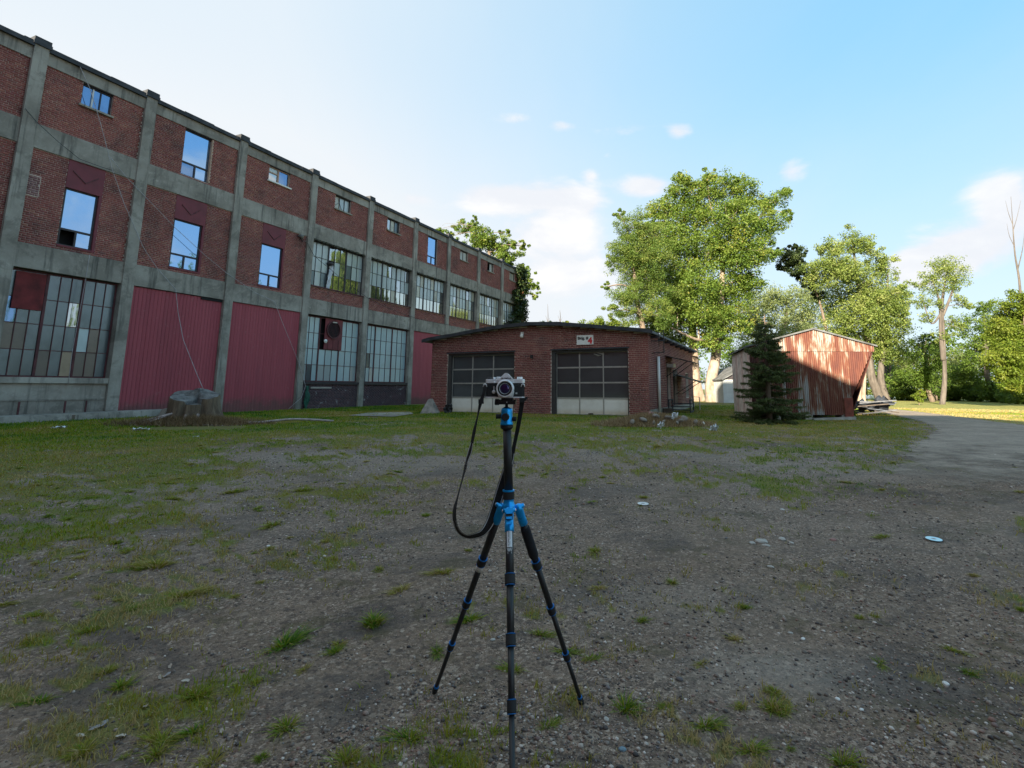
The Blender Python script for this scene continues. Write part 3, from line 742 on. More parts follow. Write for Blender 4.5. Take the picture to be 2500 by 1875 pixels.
m = MB().tube([(8.1, .2, 2.82), (8.3, .19, 2.74), (8.55, .19, 2.80), (8.25, .19, 2.86)], .03, 6); m.build('torn_foil', ALU, dd)
# sign
def text_mesh(s, size, mat, ext=.004, bold=0.0, name='lettering'):
    c = bpy.data.curves.new(name, 'FONT'); c.body = s; c.size = size; c.extrude = ext; c.offset = bold; c.align_x = 'CENTER'; c.align_y = 'CENTER'; c.resolution_u = 3
    t = bpy.data.objects.new(name, c); COL.objects.link(t); bpy.context.view_layer.update()
    me = bpy.data.meshes.new_from_object(t.evaluated_get(bpy.context.evaluated_depsgraph_get())); bpy.data.objects.remove(t)
    me.name = name; me.materials.clear(); me.materials.append(mat); return me
INK = simple('black_ink', (.02, .02, .022), .5); REDINK = simple('red_ink', (.62, .03, .04), .5)
sgn = thing('building_sign', 'white rectangular building sign reading Bldg. # 4 above the second garage door', 'sign', G0+GX*7.79+Vector((0, 0, 3.40))-GY*.02, -GTH)
MB().box(-.37, .37, -.03, 0, -.20, .20).build('board', simple('sign_white', (.80, .80, .77), .5, var=.05), sgn)
for (s, sz, x, z, mt, bd) in (('Bldg. #', .17, -.09, .07, INK, .006), ('4', .34, .23, -.05, REDINK, .02)):
    o = link('lettering', text_mesh(s, sz, mt, .003, bd), sgn, (x, -.034, z)); o.rotation_euler = (PI/2, 0, 0)
lg = thing('wall_lamp', 'small white wall lamp under the garage roof edge', 'lamp', G0+GX*4.83+Vector((0, 0, 3.71))-GY*.02, -GTH)
MB().rings((0, -.06, -.11), (0, 0, 1), [(.055, 0), (.075, .03), (.08, .14), (.05, .17)], 14).build('lamp_shade', WHITEP, lg, True)
MB().box(-.06, .06, -.06, .01, .06, .14).build('mount', WHITEP, lg)
o = MB().box(-.05, .05, -.09, 0, -.08, .06).tube([(0, -.06, -.06), (.06, -.1, -.12), (.07, -.1, -.02)], .015, 6).build('wall_bracket', BLACKM); o.location = G0+GX*5.31+Vector((0, 0, 2.77))-GY*.015; o.rotation_euler = (0, 0, -GTH)
tag(o, 'small black bracket fixed on the bricks between the garage doors', 'bracket')
o = MB().tube([(0, 0, .4), (0, 0, 2.72)], .065, 10).build('downpipe', WHITEP, None, True); o.location = G0+GX*(GW+.09)+GY*1.45; tag(o, 'white vertical downpipe on the right side wall of the garage', 'pipe')
# side doors, awnings, steps
for (y0, y1, z0, z1) in SH: MB().box(GW-.2, GW-.14, y0, y1, z0, z1).build('side_door', DARKFRAME, garage)
def awning(y0, y1, z, out, drop):
    a = thing('door_awning', 'black sheet awning over the %s side door of the garage' % ('nearer' if y0 < 4 else 'farther'), 'awning', G0+GX*GW+GY*y0, -GTH)
    MB().hexa([(0, 0, z), (out, 0, z-drop), (out, y1-y0, z-drop), (0, y1-y0, z), (0, 0, z+.03), (out, 0, z-drop+.03), (out, y1-y0, z-drop+.03), (0, y1-y0, z+.03)]).build('sheet', BLACKM, a)
    m = MB()
    for yy in (.1, y1-y0-.1): m.tube([(0.02, yy, z-.95), (out*.8, yy, z-drop*.8)], .018, 5)
    m.build('strut', BLACKM, a)
awning(3.2, 5.0, 2.85, 1.25, .32); awning(5.4, 7.4, 2.05, 1.25, .4)
o = MB().box(0, .3, 0, .55, 0, .16).build('meter_box', ALU); o.location = G0+GX*(GW+.02)+GY*3.55+Vector((0, 0, 2.35)); o.rotation_euler = (0, 0, -GTH)
tag(o, 'pale slatted vent box under the nearer awning of the garage', 'vent')
st = thing('wooden_steps', 'dark wooden steps at the side door of the garage', 'steps', G0+GX*(GW+.06)+GY*3.3+Vector((0, 0, .28)), -GTH)
DWOOD = simple('dark_wood', (.05, .048, .05), .85, var=.3)
for k in range(3): MB().box(.05, .95, .1+.3*k, .42+.3*k, .13+.13*k, .17+.13*k).build('tread', DWOOD, st)
for xx in (0, .95): MB().box(xx, xx+.05, .05, 1.1, .02, .12).box(xx, xx+.05, .05, .1, .02, .62).box(xx, xx+.05, 1.0, 1.05, .02, .62).box(xx, xx+.05, .05, 1.1, .56, .62).build('rail', DWOOD, st)
o = MB().tube([(0, 0, .3), (0, 0, .95), (-.35, .25, .98), (-.35, .25, .3)], .025, 6).build('hand_rail', ALU); o.location = G0+GX*(GW+1.0)+GY*6.6; tag(o, 'small white handrail by the far end of the garage side', 'railing')
o = MB().box(-.17, .17, -.12, .12, 0, .24).build('crate', simple('brown_crate', (.08, .055, .04), .9, var=.3)); o.location = G0+GX*(GW+.25)+GY*2.2+Vector((0, 0, .3)); tag(o, 'small dark brown box against the garage foundation', 'box')
# service bracket at the corner eave
o = MB().tube([(0, 0, 3.3), (.5, 0, 3.3)], .02, 5).tube([(.5, 0, 3.75), (.5, 0, 2.85)], .02, 5).tube([(-.1, .2, 2.8), (.55, 0, 2.85)], .018, 5).tube([(.3, 0, 3.1), (.3, 0, 3.7)], .015, 5).build('service_bracket', BLACKM)
o.location = G0+GX*(GW+.05)+GY*.45; tag(o, 'black wire bracket at the right eave corner of the garage', 'bracket')

# ------------------------------------------------------------------ the corrugated shed
def rust_mat(seed, rust_amt):
    m, t, b = new_mat('rusty_corrugated')
    co = t.node('ShaderNodeNewGeometry').outputs['Position']; oi = t.node('ShaderNodeObjectInfo'); ob = oi.outputs['Random']; bias = t.node('ShaderNodeSeparateColor', {0: oi.outputs['Color']}).outputs[0]
    off = t.node('ShaderNodeVectorMath', {0: t.scaled(co, (2.5, 2.5, .62)), 1: t.node('ShaderNodeCombineXYZ', {0: t.math('MULTIPLY', ob, 30.0), 1: 0.0, 2: t.math('MULTIPLY', ob, 7.0)}).outputs[0]}, operation='ADD').outputs[0]
    n = t.noise(off, 1.15, 7, .62, .3)
    st = t.noise(t.scaled(co, (26, 2, .8)), 1.0, 4, .6)
    v = t.math('ADD', t.math('ADD', n, t.math('MULTIPLY', t.math('SUBTRACT', st, .5), .30)), t.math('MULTIPLY', t.math('SUBTRACT', bias, .5), .34))
    c = t.ramp(v, [(.26, (0.297, 0.310, 0.317)), (.41, (0.261, 0.259, 0.246)), (.45, (0.191, 0.119, 0.079)), (.50, (0.130, 0.041, 0.022)), (.60, (0.095, 0.024, 0.016)), (.76, (0.053, 0.016, 0.013))])
    fl = t.noise(co, 40, 3, .7)
    c = t.mix(t.math('MULTIPLY', t.step(fl, .5, .75), .35), c, (.21, .080, .040))
    t.l.new(c, b.inputs['Base Color']); b.inputs['Roughness'].default_value = .72; b.inputs['Metallic'].default_value = .0
    return m
RUST = rust_mat(1, .5)
SP0 = Vector((6.55, 17.85, 0)); SP1 = Vector((10.12, 18.1, 0)); SSX = (SP1-SP0).normalized(); SSY = Vector((.19, .98, 0)).normalized(); SW = (SP1-SP0).length
shed = thing('corrugated_shed', 'small rusty corrugated metal shed with a flared right side behind the spruce', 'shed', SP0)
def sp(u, v, z): return SP0+SSX*u+SSY*v+Vector((0, 0, z))
TOPP = [(-.12, 2.82), (2.36, 3.46), (4.66, 2.86)]
def stop(u): return float(np.interp(u, [p[0] for p in TOPP], [p[1] for p in TOPP]))
def smax(z): return SW if z < 1.06 else SW+(z-1.06)*(4.56-SW)/(2.86-1.06)
def corr_sheet(u0, u1, zlo, zhi, off, bias=.5, pitch=.074, amp=.016, side=False):
    n = max(4, int((u1-u0)/pitch*6)); V = []; F = []; rows = 9
    for i in range(n+1):
        u = u0+(u1-u0)*i/n; y = off-amp*math.sin(2*PI*u/pitch)
        a, b2 = zlo(u), zhi(u); b2 = max(a+.001, b2)
        for r in range(rows): V.append(tuple((sp(u, y, a+(b2-a)*r/(rows-1)) if not side else sp(y, u, a+(b2-a)*r/(rows-1)))-SP0))
    for i in range(n):
        for r in range(rows-1):
            a = i*rows+r; F.append((a, a+rows, a+rows+1, a+1))
    me = np_mesh('metal_sheet', np.array(V), np.array(F), RUST, smooth=True); o = link('metal_sheet', me, shed); o.color = (bias, bias, bias, 1); return o
ZS = 2.72
edges = [0, .62, 1.2, 1.62, 2.1, 2.75, 3.2, SW]
for k, (a, b) in enumerate(zip(edges, edges[1:])): corr_sheet(a, b+.03, lambda u, k=k: .48+.01*math.sin(k*2.3), lambda u: min(ZS, stop(u)-.04), -.004*(k % 2), [.85, .58, .72, .40, .44, .60, .44][k])
corr_sheet(SW+.0, 4.5, lambda u: 1.06+(u-SW)*(2.86-1.06)/(4.56-SW), lambda u: min(ZS, stop(u)-.04), -.012, .74)
for k, (a, b) in enumerate(zip([0, .75, 1.5, 2.3, 3.1, 3.8], [.75, 1.5, 2.3, 3.1, 3.8, 4.54])): corr_sheet(a, b+.02, lambda u: ZS-.05, lambda u: stop(u)-.03, -.022-.004*(k % 2), [.62, .55, .60, .42, .50, .40][k])
m = MB()
th = .035
for k in range(2):
    (a, za), (b, zb) = TOPP[k], TOPP[k+1]
    m.hexa([sp(a, -.10, za-.02)-SP0, sp(b, -.10, zb-.02)-SP0, sp(b, 4.7, zb-.02)-SP0, sp(a, 4.7, za-.02)-SP0, sp(a, -.10, za+th)-SP0, sp(b, -.10, zb+th)-SP0, sp(b, 4.7, zb+th)-SP0, sp(a, 4.7, za+th)-SP0])
m.build('roof', ROOFG, shed)
PALEW = simple('pale_weathered_board', (.62, .52, .47), .85, var=.2, scale=3)
m = None
for k in range(9):
    v0, v1 = k*.5, k*.5+.485
    w = MB().hexa([sp(-.01, v0, .32)-SP0, sp(.03, v0, .32)-SP0, sp(.03, v1, .32)-SP0, sp(-.01, v1, .32)-SP0, sp(-.01, v0, 2.79)-SP0, sp(.03, v0, 2.79)-SP0, sp(.03, v1, 2.79)-SP0, sp(-.01, v1, 2.79)-SP0]).build('board', PALEW if k % 3 else simple('pinkish_board', (.58, .42, .37), .85, var=.2) if 'pinkish_board' not in bpy.data.materials else bpy.data.materials['pinkish_board'], shed)
MB().hexa([sp(SW-.02, .05, .5)-SP0, sp(SW+.02, .05, .5)-SP0, sp(SW+.02, 4.4, .5)-SP0, sp(SW-.02, 4.4, .5)-SP0, sp(SW+.95, .05, 2.78)-SP0, sp(SW+.99, .05, 2.78)-SP0, sp(SW+.99, 4.4, 2.78)-SP0, sp(SW+.95, 4.4, 2.78)-SP0]).build('side_wall', RUST, shed)
m = MB(); m.poly([sp(0, 4.42, .4)-SP0, sp(SW, 4.42, .4)-SP0, sp(4.5, 4.42, 2.85)-SP0, sp(2.36, 4.42, 3.42)-SP0, sp(0, 4.42, 2.8)-SP0]); m.poly([sp(0, .1, .45)-SP0, sp(SW, .1, .45)-SP0, sp(SW, 4.4, .45)-SP0, sp(0, 4.4, .45)-SP0]); m.build('rear_wall', DWOOD, shed)
MB().hexa([sp(SW-.30, -.06, .28)-SP0, sp(SW+.0, -.06, .28)-SP0, sp(SW+.0, -.03, .28)-SP0, sp(SW-.30, -.03, .28)-SP0, sp(SW-.30, -.06, 1.06)-SP0, sp(SW+.02, -.06, 1.06)-SP0, sp(SW+.02, -.03, 1.06)-SP0, sp(SW-.30, -.03, 1.06)-SP0]).build('corner_plate', simple('rust_plate', (.16, .035, .02), .8, var=.3), shed)
for k, u in enumerate((.85, 2.0, 3.3)):
    o = MB().box(-.13, .13, 0, .35, 0, .19).build('concrete_block', CONC2); o.location = sp(u, .02, .29); o.rotation_euler = (0, 0, .05*k)
    tag(o, 'grey concrete block under the %s of the rusty shed front' % ('left part', 'middle', 'right end')[k], 'block', 'blocks under the shed')
o = MB().box(-.75, .75, -.05, .05, 0, .1).build('timber', simple('grey_timber', (.30, .29, .26), .9, var=.2)); o.location = sp(2.85, -.12, .30); o.rotation_euler = (0, -.03, .06); tag(o, 'weathered grey timber lying under the rusty shed front', 'timber')
# timber pile
pile = thing('timber_pile', 'dark heap of old planks and tarp right of the rusty shed', 'timber pile', gnd(2110, 1014))
rs = random.Random(14); pb = Vector(pile.location)
PW = [simple('pile_wood_%s' % n, c, .8, var=.25) for n, c in (('grey', (.11, .115, .13)), ('brown', (.07, .055, .045)), ('blue', (.07, .08, .10)))]
for k in range(22):
    L = rs.uniform(.7, 1.5); o = MB().box(-L/2, L/2, -.07, .07, -.02, .02).build('plank', PW[k % 3], pile)
    hgt = .08+.035*k*rs.uniform(.5, 1); o.location = (rs.uniform(-.35, .95), rs.uniform(-.4, 1.2), min(hgt, .55)); o.rotation_euler = (rs.uniform(-.25, .25), rs.uniform(-.16, .16), rs.uniform(-.5, .5))
o = link('tarp', crumple('tarp', simple('black_tarp', (.03, .035, .045), .45, var=.3), None, (.7, .5, .55), 5), pile, (.75, .5, .42)); o.rotation_euler = (1.35, 0, .3)
# pale rear building
rb = thing('rear_outbuilding', 'small pale grey block outbuilding with dark gable beyond the grass passage', 'building', (12.2, 39.0, .3))
MB().box(0, 4.2, 0, 5, 0, 1.75).build('wall', simple('pale_block_wall', (.50, .52, .53), .9, var=.08, scale=2, bump=.2, bscale=8), rb)
MB().poly([(-.02, -.02, 1.76), (4.22, -.02, 1.76), (2.1, -.02, 2.85)]).build('gable', DARKFRAME, rb)
m = MB()
for (a, za, b, zb) in ((-.12, 1.70, 2.1, 2.86), (2.1, 2.86, 4.32, 1.70)): m.hexa([(a, -.2, za), (b, -.2, zb), (b, 5.2, zb), (a, 5.2, za), (a, -.2, za+.09), (b, -.2, zb+.09), (b, 5.2, zb+.09), (a, 5.2, za+.09)])
m.build('roof', ROOFG, rb)

# ------------------------------------------------------------------ ground
TU = [0, 200, 400, 600, 800, 1000, 1200, 1400, 1600, 1800, 1950, 2050, 2212]
TV = [885, 920, 950, 980, 1010, 1060, 1120, 1200, 1300, 1400, 1500, 1620]
TD = np.array([
 [1, 1, 1, 1, 1, 1, 1, 1, 1, 1, .95, .9, .95],
 [1, 1, 1, 1, .9, .95, .95, .9, .95, .97, .88, .40, .0],
 [1, 1, .97, .78, .68, .78, .74, .74, .8, .82, .62, .22, .0],
 [.95, .93, .82, .45, .3, .46, .5, .5, .54, .6, .40, .18, .04],
 [.95, .95, .85, .45, .35, .3, .2, .25, .38, .4, .28, .18, .12],
 [.92, .9, .72, .45, .3, .18, .1, .10, .10, .16, .10, .14, .16],
 [.88, .82, .6, .34, .25, .16, .08, .05, .04, .06, .04, .06, .08],
 [.85, .78, .5, .2, .14, .10, .07, .03, .03, .04, .03, .03, .05],
 [.62, .48, .3, .12, .10, .08, .05, .03, .03, .03, .03, .03, .05],
 [.36, .34, .24, .09, .08, .06, .04, .03, .03, .03, .04, .05, .10],
 [.25, .50, .45, .12, .12, .12, .10, .06, .08, .08, .04, .06, .08],
 [.25, .58, .5, .16, .2, .12, .10, .05, .12, .12, .10, .05, .06]])
TD[5:, :4] *= np.array([.80, .74, .70, .75])
def interp2(u, v):
    u = np.clip(u, TU[0], TU[-1]); v = np.clip(v, TV[0], TV[-1])
    i = np.clip(np.searchsorted(TU, u)-1, 0, len(TU)-2); j = np.clip(np.searchsorted(TV, v)-1, 0, len(TV)-2)
    U, V = np.array(TU), np.array(TV); a = (u-U[i])/(U[i+1]-U[i]); b = (v-V[j])/(V[j+1]-V[j])
    return (TD[j, i]*(1-a)+TD[j, i+1]*a)*(1-b)+(TD[j+1, i]*(1-a)+TD[j+1, i+1]*a)*b
def dens(x, y):
    """share of the ground that grass covers, read off the photograph in the camera's field and continued outwards"""
    px, py = project(x, y, gh(x, y)); d = interp2(px/1.1302, np.where(y > .8, py/1.1302, 1650))
    d = np.where((y > 30) | (x > 19), 1.0, d)
    d = np.where((x-.33*y > 8.35) & (y > 13.8), 1.0, d)
    d = np.where(y < 1.0, .22, d)
    s = x*math.sin(AZ)+y*math.cos(AZ); n = -x*math.cos(AZ)+y*math.sin(AZ)
    d = np.where((n > 17) & (n < 23.2), np.maximum(d, .93), d)
    return d
def cover(x, y):
    d = np.clip(dens(x, y), .004, .996); n = .42*fbm(x*1.3, y*1.3, 5, 4)+.32*fbm(x*4.7, y*4.7, 9, 3)+.26*vnoise(x*19, y*19, 13)
    thr = .5+.056*np.log((1-d)/d)
    return np.clip((n-thr)/.15+.5, 0, 1)
def micro(x, y):
    r = np.hypot(x, y); a = np.clip(1-r/16, 0, 1)
    return a*((fbm(x*.9, y*.9, 2, 3)-.5)*.05+(fbm(x*3.1, y*3.1, 3, 3)-.5)*.028)
rad = np.concatenate([[0.05], np.geomspace(.5, 700, 250)]); ang = np.linspace(0, 2*PI, 421)[:-1]
fa = PI/2+(ang-PI)*(1-.45*np.cos((ang-PI)/2)**2)*1.0        # denser towards the view
R_, A_ = np.meshgrid(rad, fa, indexing='ij'); GXX, GYY = R_*np.cos(A_), R_*np.sin(A_)
GZ = gh(GXX, GYY)+micro(GXX, GYY); nr, na = GXX.shape
idx = np.arange(nr*na).reshape(nr, na); nx = np.roll(idx, -1, 1)
F = np.stack([idx[:-1], idx[1:], nx[1:], nx[:-1]], -1).reshape(-1, 4)
cv = cover(GXX, GYY); cv = np.where(np.hypot(GXX, GYY) > 70, 1, cv)
PALE = np.zeros_like(GXX)
for (qx, qy, rx, ry, k) in [(*gnd(690*1.13, 988*1.13)[:2], 1.4, .9, 1), (*gnd(1130*1.13, 985*1.13)[:2], 2.0, .8, .4), (*gnd(1320*1.13, 1000*1.13)[:2], 2.2, .9, .35), (*gnd(1680*1.13, 1450*1.13)[:2], .5, .25, .7), (*gnd(1460*1.13, 1300*1.13)[:2], .8, .4, .4)]:
    PALE = np.maximum(PALE, k*np.exp(-((GXX-qx)/rx)**2-((GYY-qy)/ry)**2))
RR_ = np.hypot(GXX, GYY); PALE = np.maximum(PALE, .62*np.clip((RR_-4.0)/5, 0, 1)*np.clip((fbm(GXX*.5, GYY*.5, 81, 4)-.30)*3.2, 0, 1))
def soil_mat():
    m, t, b = new_mat('gravel_and_soil')
    co = t.node('ShaderNodeNewGeometry').outputs['Position']
    g = t.node('ShaderNodeAttribute', attribute_name='grass').outputs['Fac']; pl = t.node('ShaderNodeAttribute', attribute_name='pale').outputs['Fac']
    def cells(scale, rn=1.0):
        v = t.node('ShaderNodeTexVoronoi', {'Vector': co, 'Scale': scale, 'Randomness': 1.0}); s = t.node('ShaderNodeSeparateXYZ', {0: v.outputs['Color']}); return s.outputs[0], s.outputs[1], v.outputs['Distance']
    a0, a1, ad = cells(70); b0, b1, bd = cells(150); c0, c1, cdist = cells(28)
    big = t.noise(co, .55, 5, .6); mid = t.noise(co, 2.4, 6, .65); fine = t.noise(co, 170, 2, .7)
    sand = t.mix(t.step(mid, .3, .7), (0.170, 0.116, 0.079), (0.275, 0.191, 0.132))
    peb = t.ramp(a0, [(0, (0.046, 0.032, 0.026)), (.25, (0.110, 0.077, 0.059)), (.5, (0.201, 0.142, 0.104)), (.70, (0.348, 0.251, 0.185)), (.80, (0.275, 0.130, 0.085)), (.87, (0.147, 0.125, 0.114)), (.93, (0.504, 0.384, 0.298)), (1, (0.659, 0.517, 0.413))])
    peb2 = t.ramp(b0, [(0, (0.042, 0.030, 0.023)), (.4, (0.131, 0.092, 0.068)), (.7, (0.248, 0.172, 0.124)), (.9, (0.413, 0.305, 0.228)), (1, (0.569, 0.438, 0.349))])
    gm = t.math('MULTIPLY', t.step(big, .38, .60), t.step(t.noise(co, 6, 4, .6), .25, .6))
    c = t.mix(t.math('ADD', t.math('MULTIPLY', gm, .55), .28), sand, peb2)
    c = t.mix(t.math('MULTIPLY', t.step(a1, .60, .62), t.math('ADD', t.math('MULTIPLY', gm, .75), .22)), c, peb)
    c = t.mix(t.math('MULTIPLY', t.step(c1, .955, .96), t.step(cdist, .018, .010)), c, (0.459, 0.376, 0.321))
    s0, s1, sd_ = cells(52); u0, u1, ud_ = cells(24)
    c = t.mix(t.math('MULTIPLY', t.step(s1, .50, .55), .50), c, t.ramp(s0, [(0, (0.039, 0.030, 0.027)), (.4, (0.127, 0.091, 0.071)), (.72, (0.245, 0.178, 0.133)), (.9, (0.411, 0.313, 0.238)), (1, (0.587, 0.470, 0.373))]))
    c = t.mix(t.math('MULTIPLY', t.step(u1, .86, .90), .45), c, t.ramp(u0, [(0, (0.039, 0.030, 0.027)), (.6, (0.108, 0.078, 0.064)), (1, (0.411, 0.322, 0.246))]))
    dark = t.step(t.noise(t.scaled(co, (1, 1.6, 1)), .75, 7, .72, .8), .49, .64)
    c = t.mix(t.math('MULTIPLY', dark, .66), c, t.mix(fine, (.040, .033, .031), (.092, .076, .068)))
    moss = t.step(t.noise(co, 1.9, 8, .74, .3), .53, .62)
    c = t.mix(t.math('MULTIPLY', moss, .6), c, (.080, .064, .028))
    c = t.mix(t.math('MULTIPLY', pl, t.math('MULTIPLY_ADD', t.noise(co, 22, 5, .75), .9, .2)), c, t.mix(fine, (.225, .19, .158), (.40, .345, .29)))
    tone = t.noise(co, .35, 5, .65); tn2 = t.noise(co, 3.5, 5, .7)
    gr = t.mix(t.step(tone, .35, .65), (0.104, 0.162, 0.007), (0.201, 0.180, 0.024))
    gr = t.mix(t.math('MULTIPLY', t.step(tn2, .42, .62), .75), gr, (0.146, 0.114, 0.050))
    gr = t.mix(t.math('MULTIPLY', t.step(t.noise(co, 38, 4, .7), .48, .62), .65), gr, (0.061, 0.055, 0.026))
    gr = t.mix(t.math('MULTIPLY', t.step(fine, .45, .65), .4), gr, (0.159, 0.168, 0.054))
    px = t.node('ShaderNodeSeparateXYZ', {0: co}).outputs
    lawn = t.math('MULTIPLY', t.step(t.math('SUBTRACT', px[0], t.math('MULTIPLY', px[1], .33)), 7.7, 8.9), t.step(px[1], 12.5, 14.5))
    gr = t.mix(lawn, gr, t.mix(t.step(tn2, .3, .7), (.22, .245, .055), (.31, .30, .088)))
    e = t.step(t.math('ADD', g, t.math('MULTIPLY', t.math('SUBTRACT', t.noise(co, 14, 6, .75), .5), 1.3)), .30, .85)
    c = t.mix(t.math('MULTIPLY', e, .88), c, gr)
    t.l.new(c, b.inputs['Base Color']); b.inputs['Roughness'].default_value = .95; b.inputs['Specular IOR Level'].default_value = .25
    h = t.math('ADD', t.math('MULTIPLY', t.step(ad, .45, .0), t.step(a1, .6, .62)), t.math('MULTIPLY', t.math('ADD', b0, fine), .35))
    h = t.math('ADD', h, t.math('MULTIPLY', mid, 1.2))
    t.l.new(t.node('ShaderNodeBump', {'Strength': .8, 'Distance': .012, 'Height': h}).outputs[0], b.inputs['Normal'])
    return m
ground = link('ground', np_mesh('ground', np.stack([GXX, GYY, GZ], -1).reshape(-1, 3), F, soil_mat(), {'grass': cv.ravel(), 'pale': PALE.ravel()}, smooth=True))
struct(ground, 'gravel yard fading into grass and a mown lawn')
# dirt road bending away to the right
rp = [(3.2, 2.4, 2.6), (6.2, 5.6, 3.2), (9.0, 9.4, 2.8), (11.7, 14.1, 1.75), (13.5, 18.5, 1.35), (15.8, 24.8, 1.15), (17.4, 31, 1.0), (18.0, 40, .9), (17.5, 50, .9)]
def spline(P, n=10):
    P = [np.array(p, float) for p in P]; out = []
    for i in range(len(P)-1):
        p0, p1, p2, p3 = P[max(i-1, 0)], P[i], P[i+1], P[min(i+2, len(P)-1)]
        for k in range(n):
            t = k/n; out.append(.5*((2*p1)+(p2-p0)*t+(2*p0-5*p1+4*p2-p3)*t*t+(3*p1-p0-3*p2+p3)*t**3))
    out.append(P[-1]); return out
RS = spline(rp); V = []; nW = 9
for k, p in enumerate(RS):
    q = RS[min(k+1, len(RS)-1)]-RS[max(k-1, 0)]; nrm = np.array([q[1], -q[0]])/np.hypot(q[0], q[1])
    for j in range(nW):
        u = (j/(nW-1)*2-1)*(p[2]+.25*float(fbm(k*.31, j*3.1+1, 4)-.5)*(abs(j-4) == 4)*3); x, y = p[0]+nrm[0]*u, p[1]+nrm[1]*u
        V.append((x, y, float(gh(x, y)+micro(x, y))+.010))
i0 = np.arange(len(RS)*nW).reshape(-1, nW); F = np.stack([i0[:-1, :-1], i0[:-1, 1:], i0[1:, 1:], i0[1:, :-1]], -1).reshape(-1, 4)
edge = np.tile(np.abs(np.linspace(-1, 1, nW)), len(RS)); startf = np.repeat(np.clip(np.arange(len(RS))/24, 0, 1), nW)
def road_mat():
    m, t, b = new_mat('dirt_road'); co = t.node('ShaderNodeNewGeometry').outputs['Position']
    e = t.node('ShaderNodeAttribute', attribute_name='edge').outputs['Fac']; s = t.node('ShaderNodeAttribute', attribute_name='start').outputs['Fac']
    n = t.noise(co, 1.6, 6, .65); f = t.noise(co, 60, 3, .7)
    c = t.mix(t.step(n, .3, .7), (.215, .170, .130), (.35, .285, .222)); c = t.mix(t.math('MULTIPLY', t.step(t.noise(co, 7, 6, .75), .48, .62), .5), c, (.14, .11, .088)); c = t.mix(t.math('MULTIPLY', t.step(f, .45, .65), .6), c, (.12, .095, .075))
    t.l.new(c, b.inputs['Base Color']); b.inputs['Roughness'].default_value = .95
    a = t.math('ADD', t.math('MULTIPLY', t.step(e, 1.0, .55), 1.1), t.math('MULTIPLY', t.math('SUBTRACT', t.noise(co, 2.2, 8, .78), .5), 3.0))
    a = t.math('MULTIPLY', t.step(a, .35, .65), t.step(t.math('ADD', s, t.math('MULTIPLY', t.math('SUBTRACT', n, .5), .8)), .35, .8))
    tr = t.node('ShaderNodeBsdfTransparent'); mx = t.node('ShaderNodeMixShader', {0: a, 1: tr.outputs[0], 2: b.outputs[0]}); t.l.new(mx.outputs[0], t.n['Material Output'].inputs[0]); return m
struct(link('dirt_road', np_mesh('dirt_road', np.array(V), F, road_mat(), {'edge': edge, 'start': startf}, smooth=True)), 'dirt road bending away past the lawn')
# water seen beyond the trees at the right
w0 = [at(2120, 981, 58), at(2225, 981, 58), at(2235, 976, 85), at(2110, 976, 85)]
m, t, b = new_mat('river_water'); b.inputs['Base Color'].default_value = (.10, .14, .18, 1); b.inputs['Roughness'].default_value = .12
struct(MB().poly([(22, 55, .33), (44, 55, .33), (52, 84, .33), (20, 84, .33)]).build('river', m), 'glint of water beyond the trees')

# grass blades
def blade_mat(name, stops):
    m, t, b = new_mat(name); a = t.node('ShaderNodeAttribute', attribute_name='rnd').outputs['Fac']
    c = t.ramp(a, stops); t.l.new(c, b.inputs['Base Color']); b.inputs['Roughness'].default_value = .6; b.inputs['Specular IOR Level'].default_value = .3
    tr = t.node('ShaderNodeBsdfTranslucent', {'Color': c}); mx = t.node('ShaderNodeMixShader', {0: .35, 1: b.outputs[0], 2: tr.outputs[0]}); t.l.new(mx.outputs[0], t.n['Material Output'].inputs[0]); return m
GRASS = blade_mat('grass_blades', [(0, (0.035, 0.124, 0.005)), (.25, (0.095, 0.206, 0.006)), (.5, (0.213, 0.271, 0.011)), (.7, (0.314, 0.288, 0.023)), (.85, (0.320, 0.235, 0.059)), (1, (0.474, 0.364, 0.157))])
def blades(x, y, h, w, tone, rs, lean=.5, seg=True, dirv=None):
    n = len(x); z = gh(x, y)+micro(x, y)-.004; th = rs.rand(n)*2*PI; dx, dy = np.cos(th), np.sin(th)
    if dirv is None: ld = rs.rand(n)*2*PI; lx, ly = np.cos(ld), np.sin(ld)
    else: lx, ly = dirv
    L = (rs.rand(n)*.9+.1)*lean
    p = lambda f: np.stack([x+lx*h*L*f*f, y+ly*h*L*f*f, z+h*f*(1-.35*L*f)], 1)
    s = np.stack([dx*w/2, dy*w/2, np.zeros(n)], 1)
    if seg:
        a, b, c = p(0), p(.55), p(1.0)
        V = np.stack([a-s, a+s, b+s*.75, b-s*.75, c], 1).reshape(-1, 3); q = np.arange(n)[:, None]*5
        F = np.concatenate([q+[0, 1, 2], q+[0, 2, 3], q+[3, 2, 4]], 0); k = 5
    else:
        a, c = p(0), p(1.0); V = np.stack([a-s, a+s, c], 1).reshape(-1, 3); F = np.arange(n)[:, None]*3+[0, 1, 2]; k = 3
    return V, F, np.repeat(tone, k)
def tone_at(x, y):
    s = -x*math.cos(AZ)+y*math.sin(AZ)                     # towards the factory the turf is fresher
    t_ = .60*fbm(x*.45, y*.45, 21, 3)+.4*fbm(x*2.2, y*2.2, 23, 3)
    t_ = .10+(t_-.26)*2.1-np.clip((s-12)/9, 0, 1)*.28
    return t_+np.clip((x-.33*y-7.7)/1.2, 0, 1)*np.clip((y-12.5)/2, 0, 1)*.34+np.clip((5.0-np.hypot(x+2, y-2.4))/3.5, 0, 1)*.22
rs = np.random.RandomState(2); PARTS = []
N = 950000
r = .9+rs.rand(N)**2.0*34; a = np.arctan2(1, 0)+(rs.rand(N)-.5)*2*math.radians(64)
x, y = r*np.cos(a), r*np.sin(a)
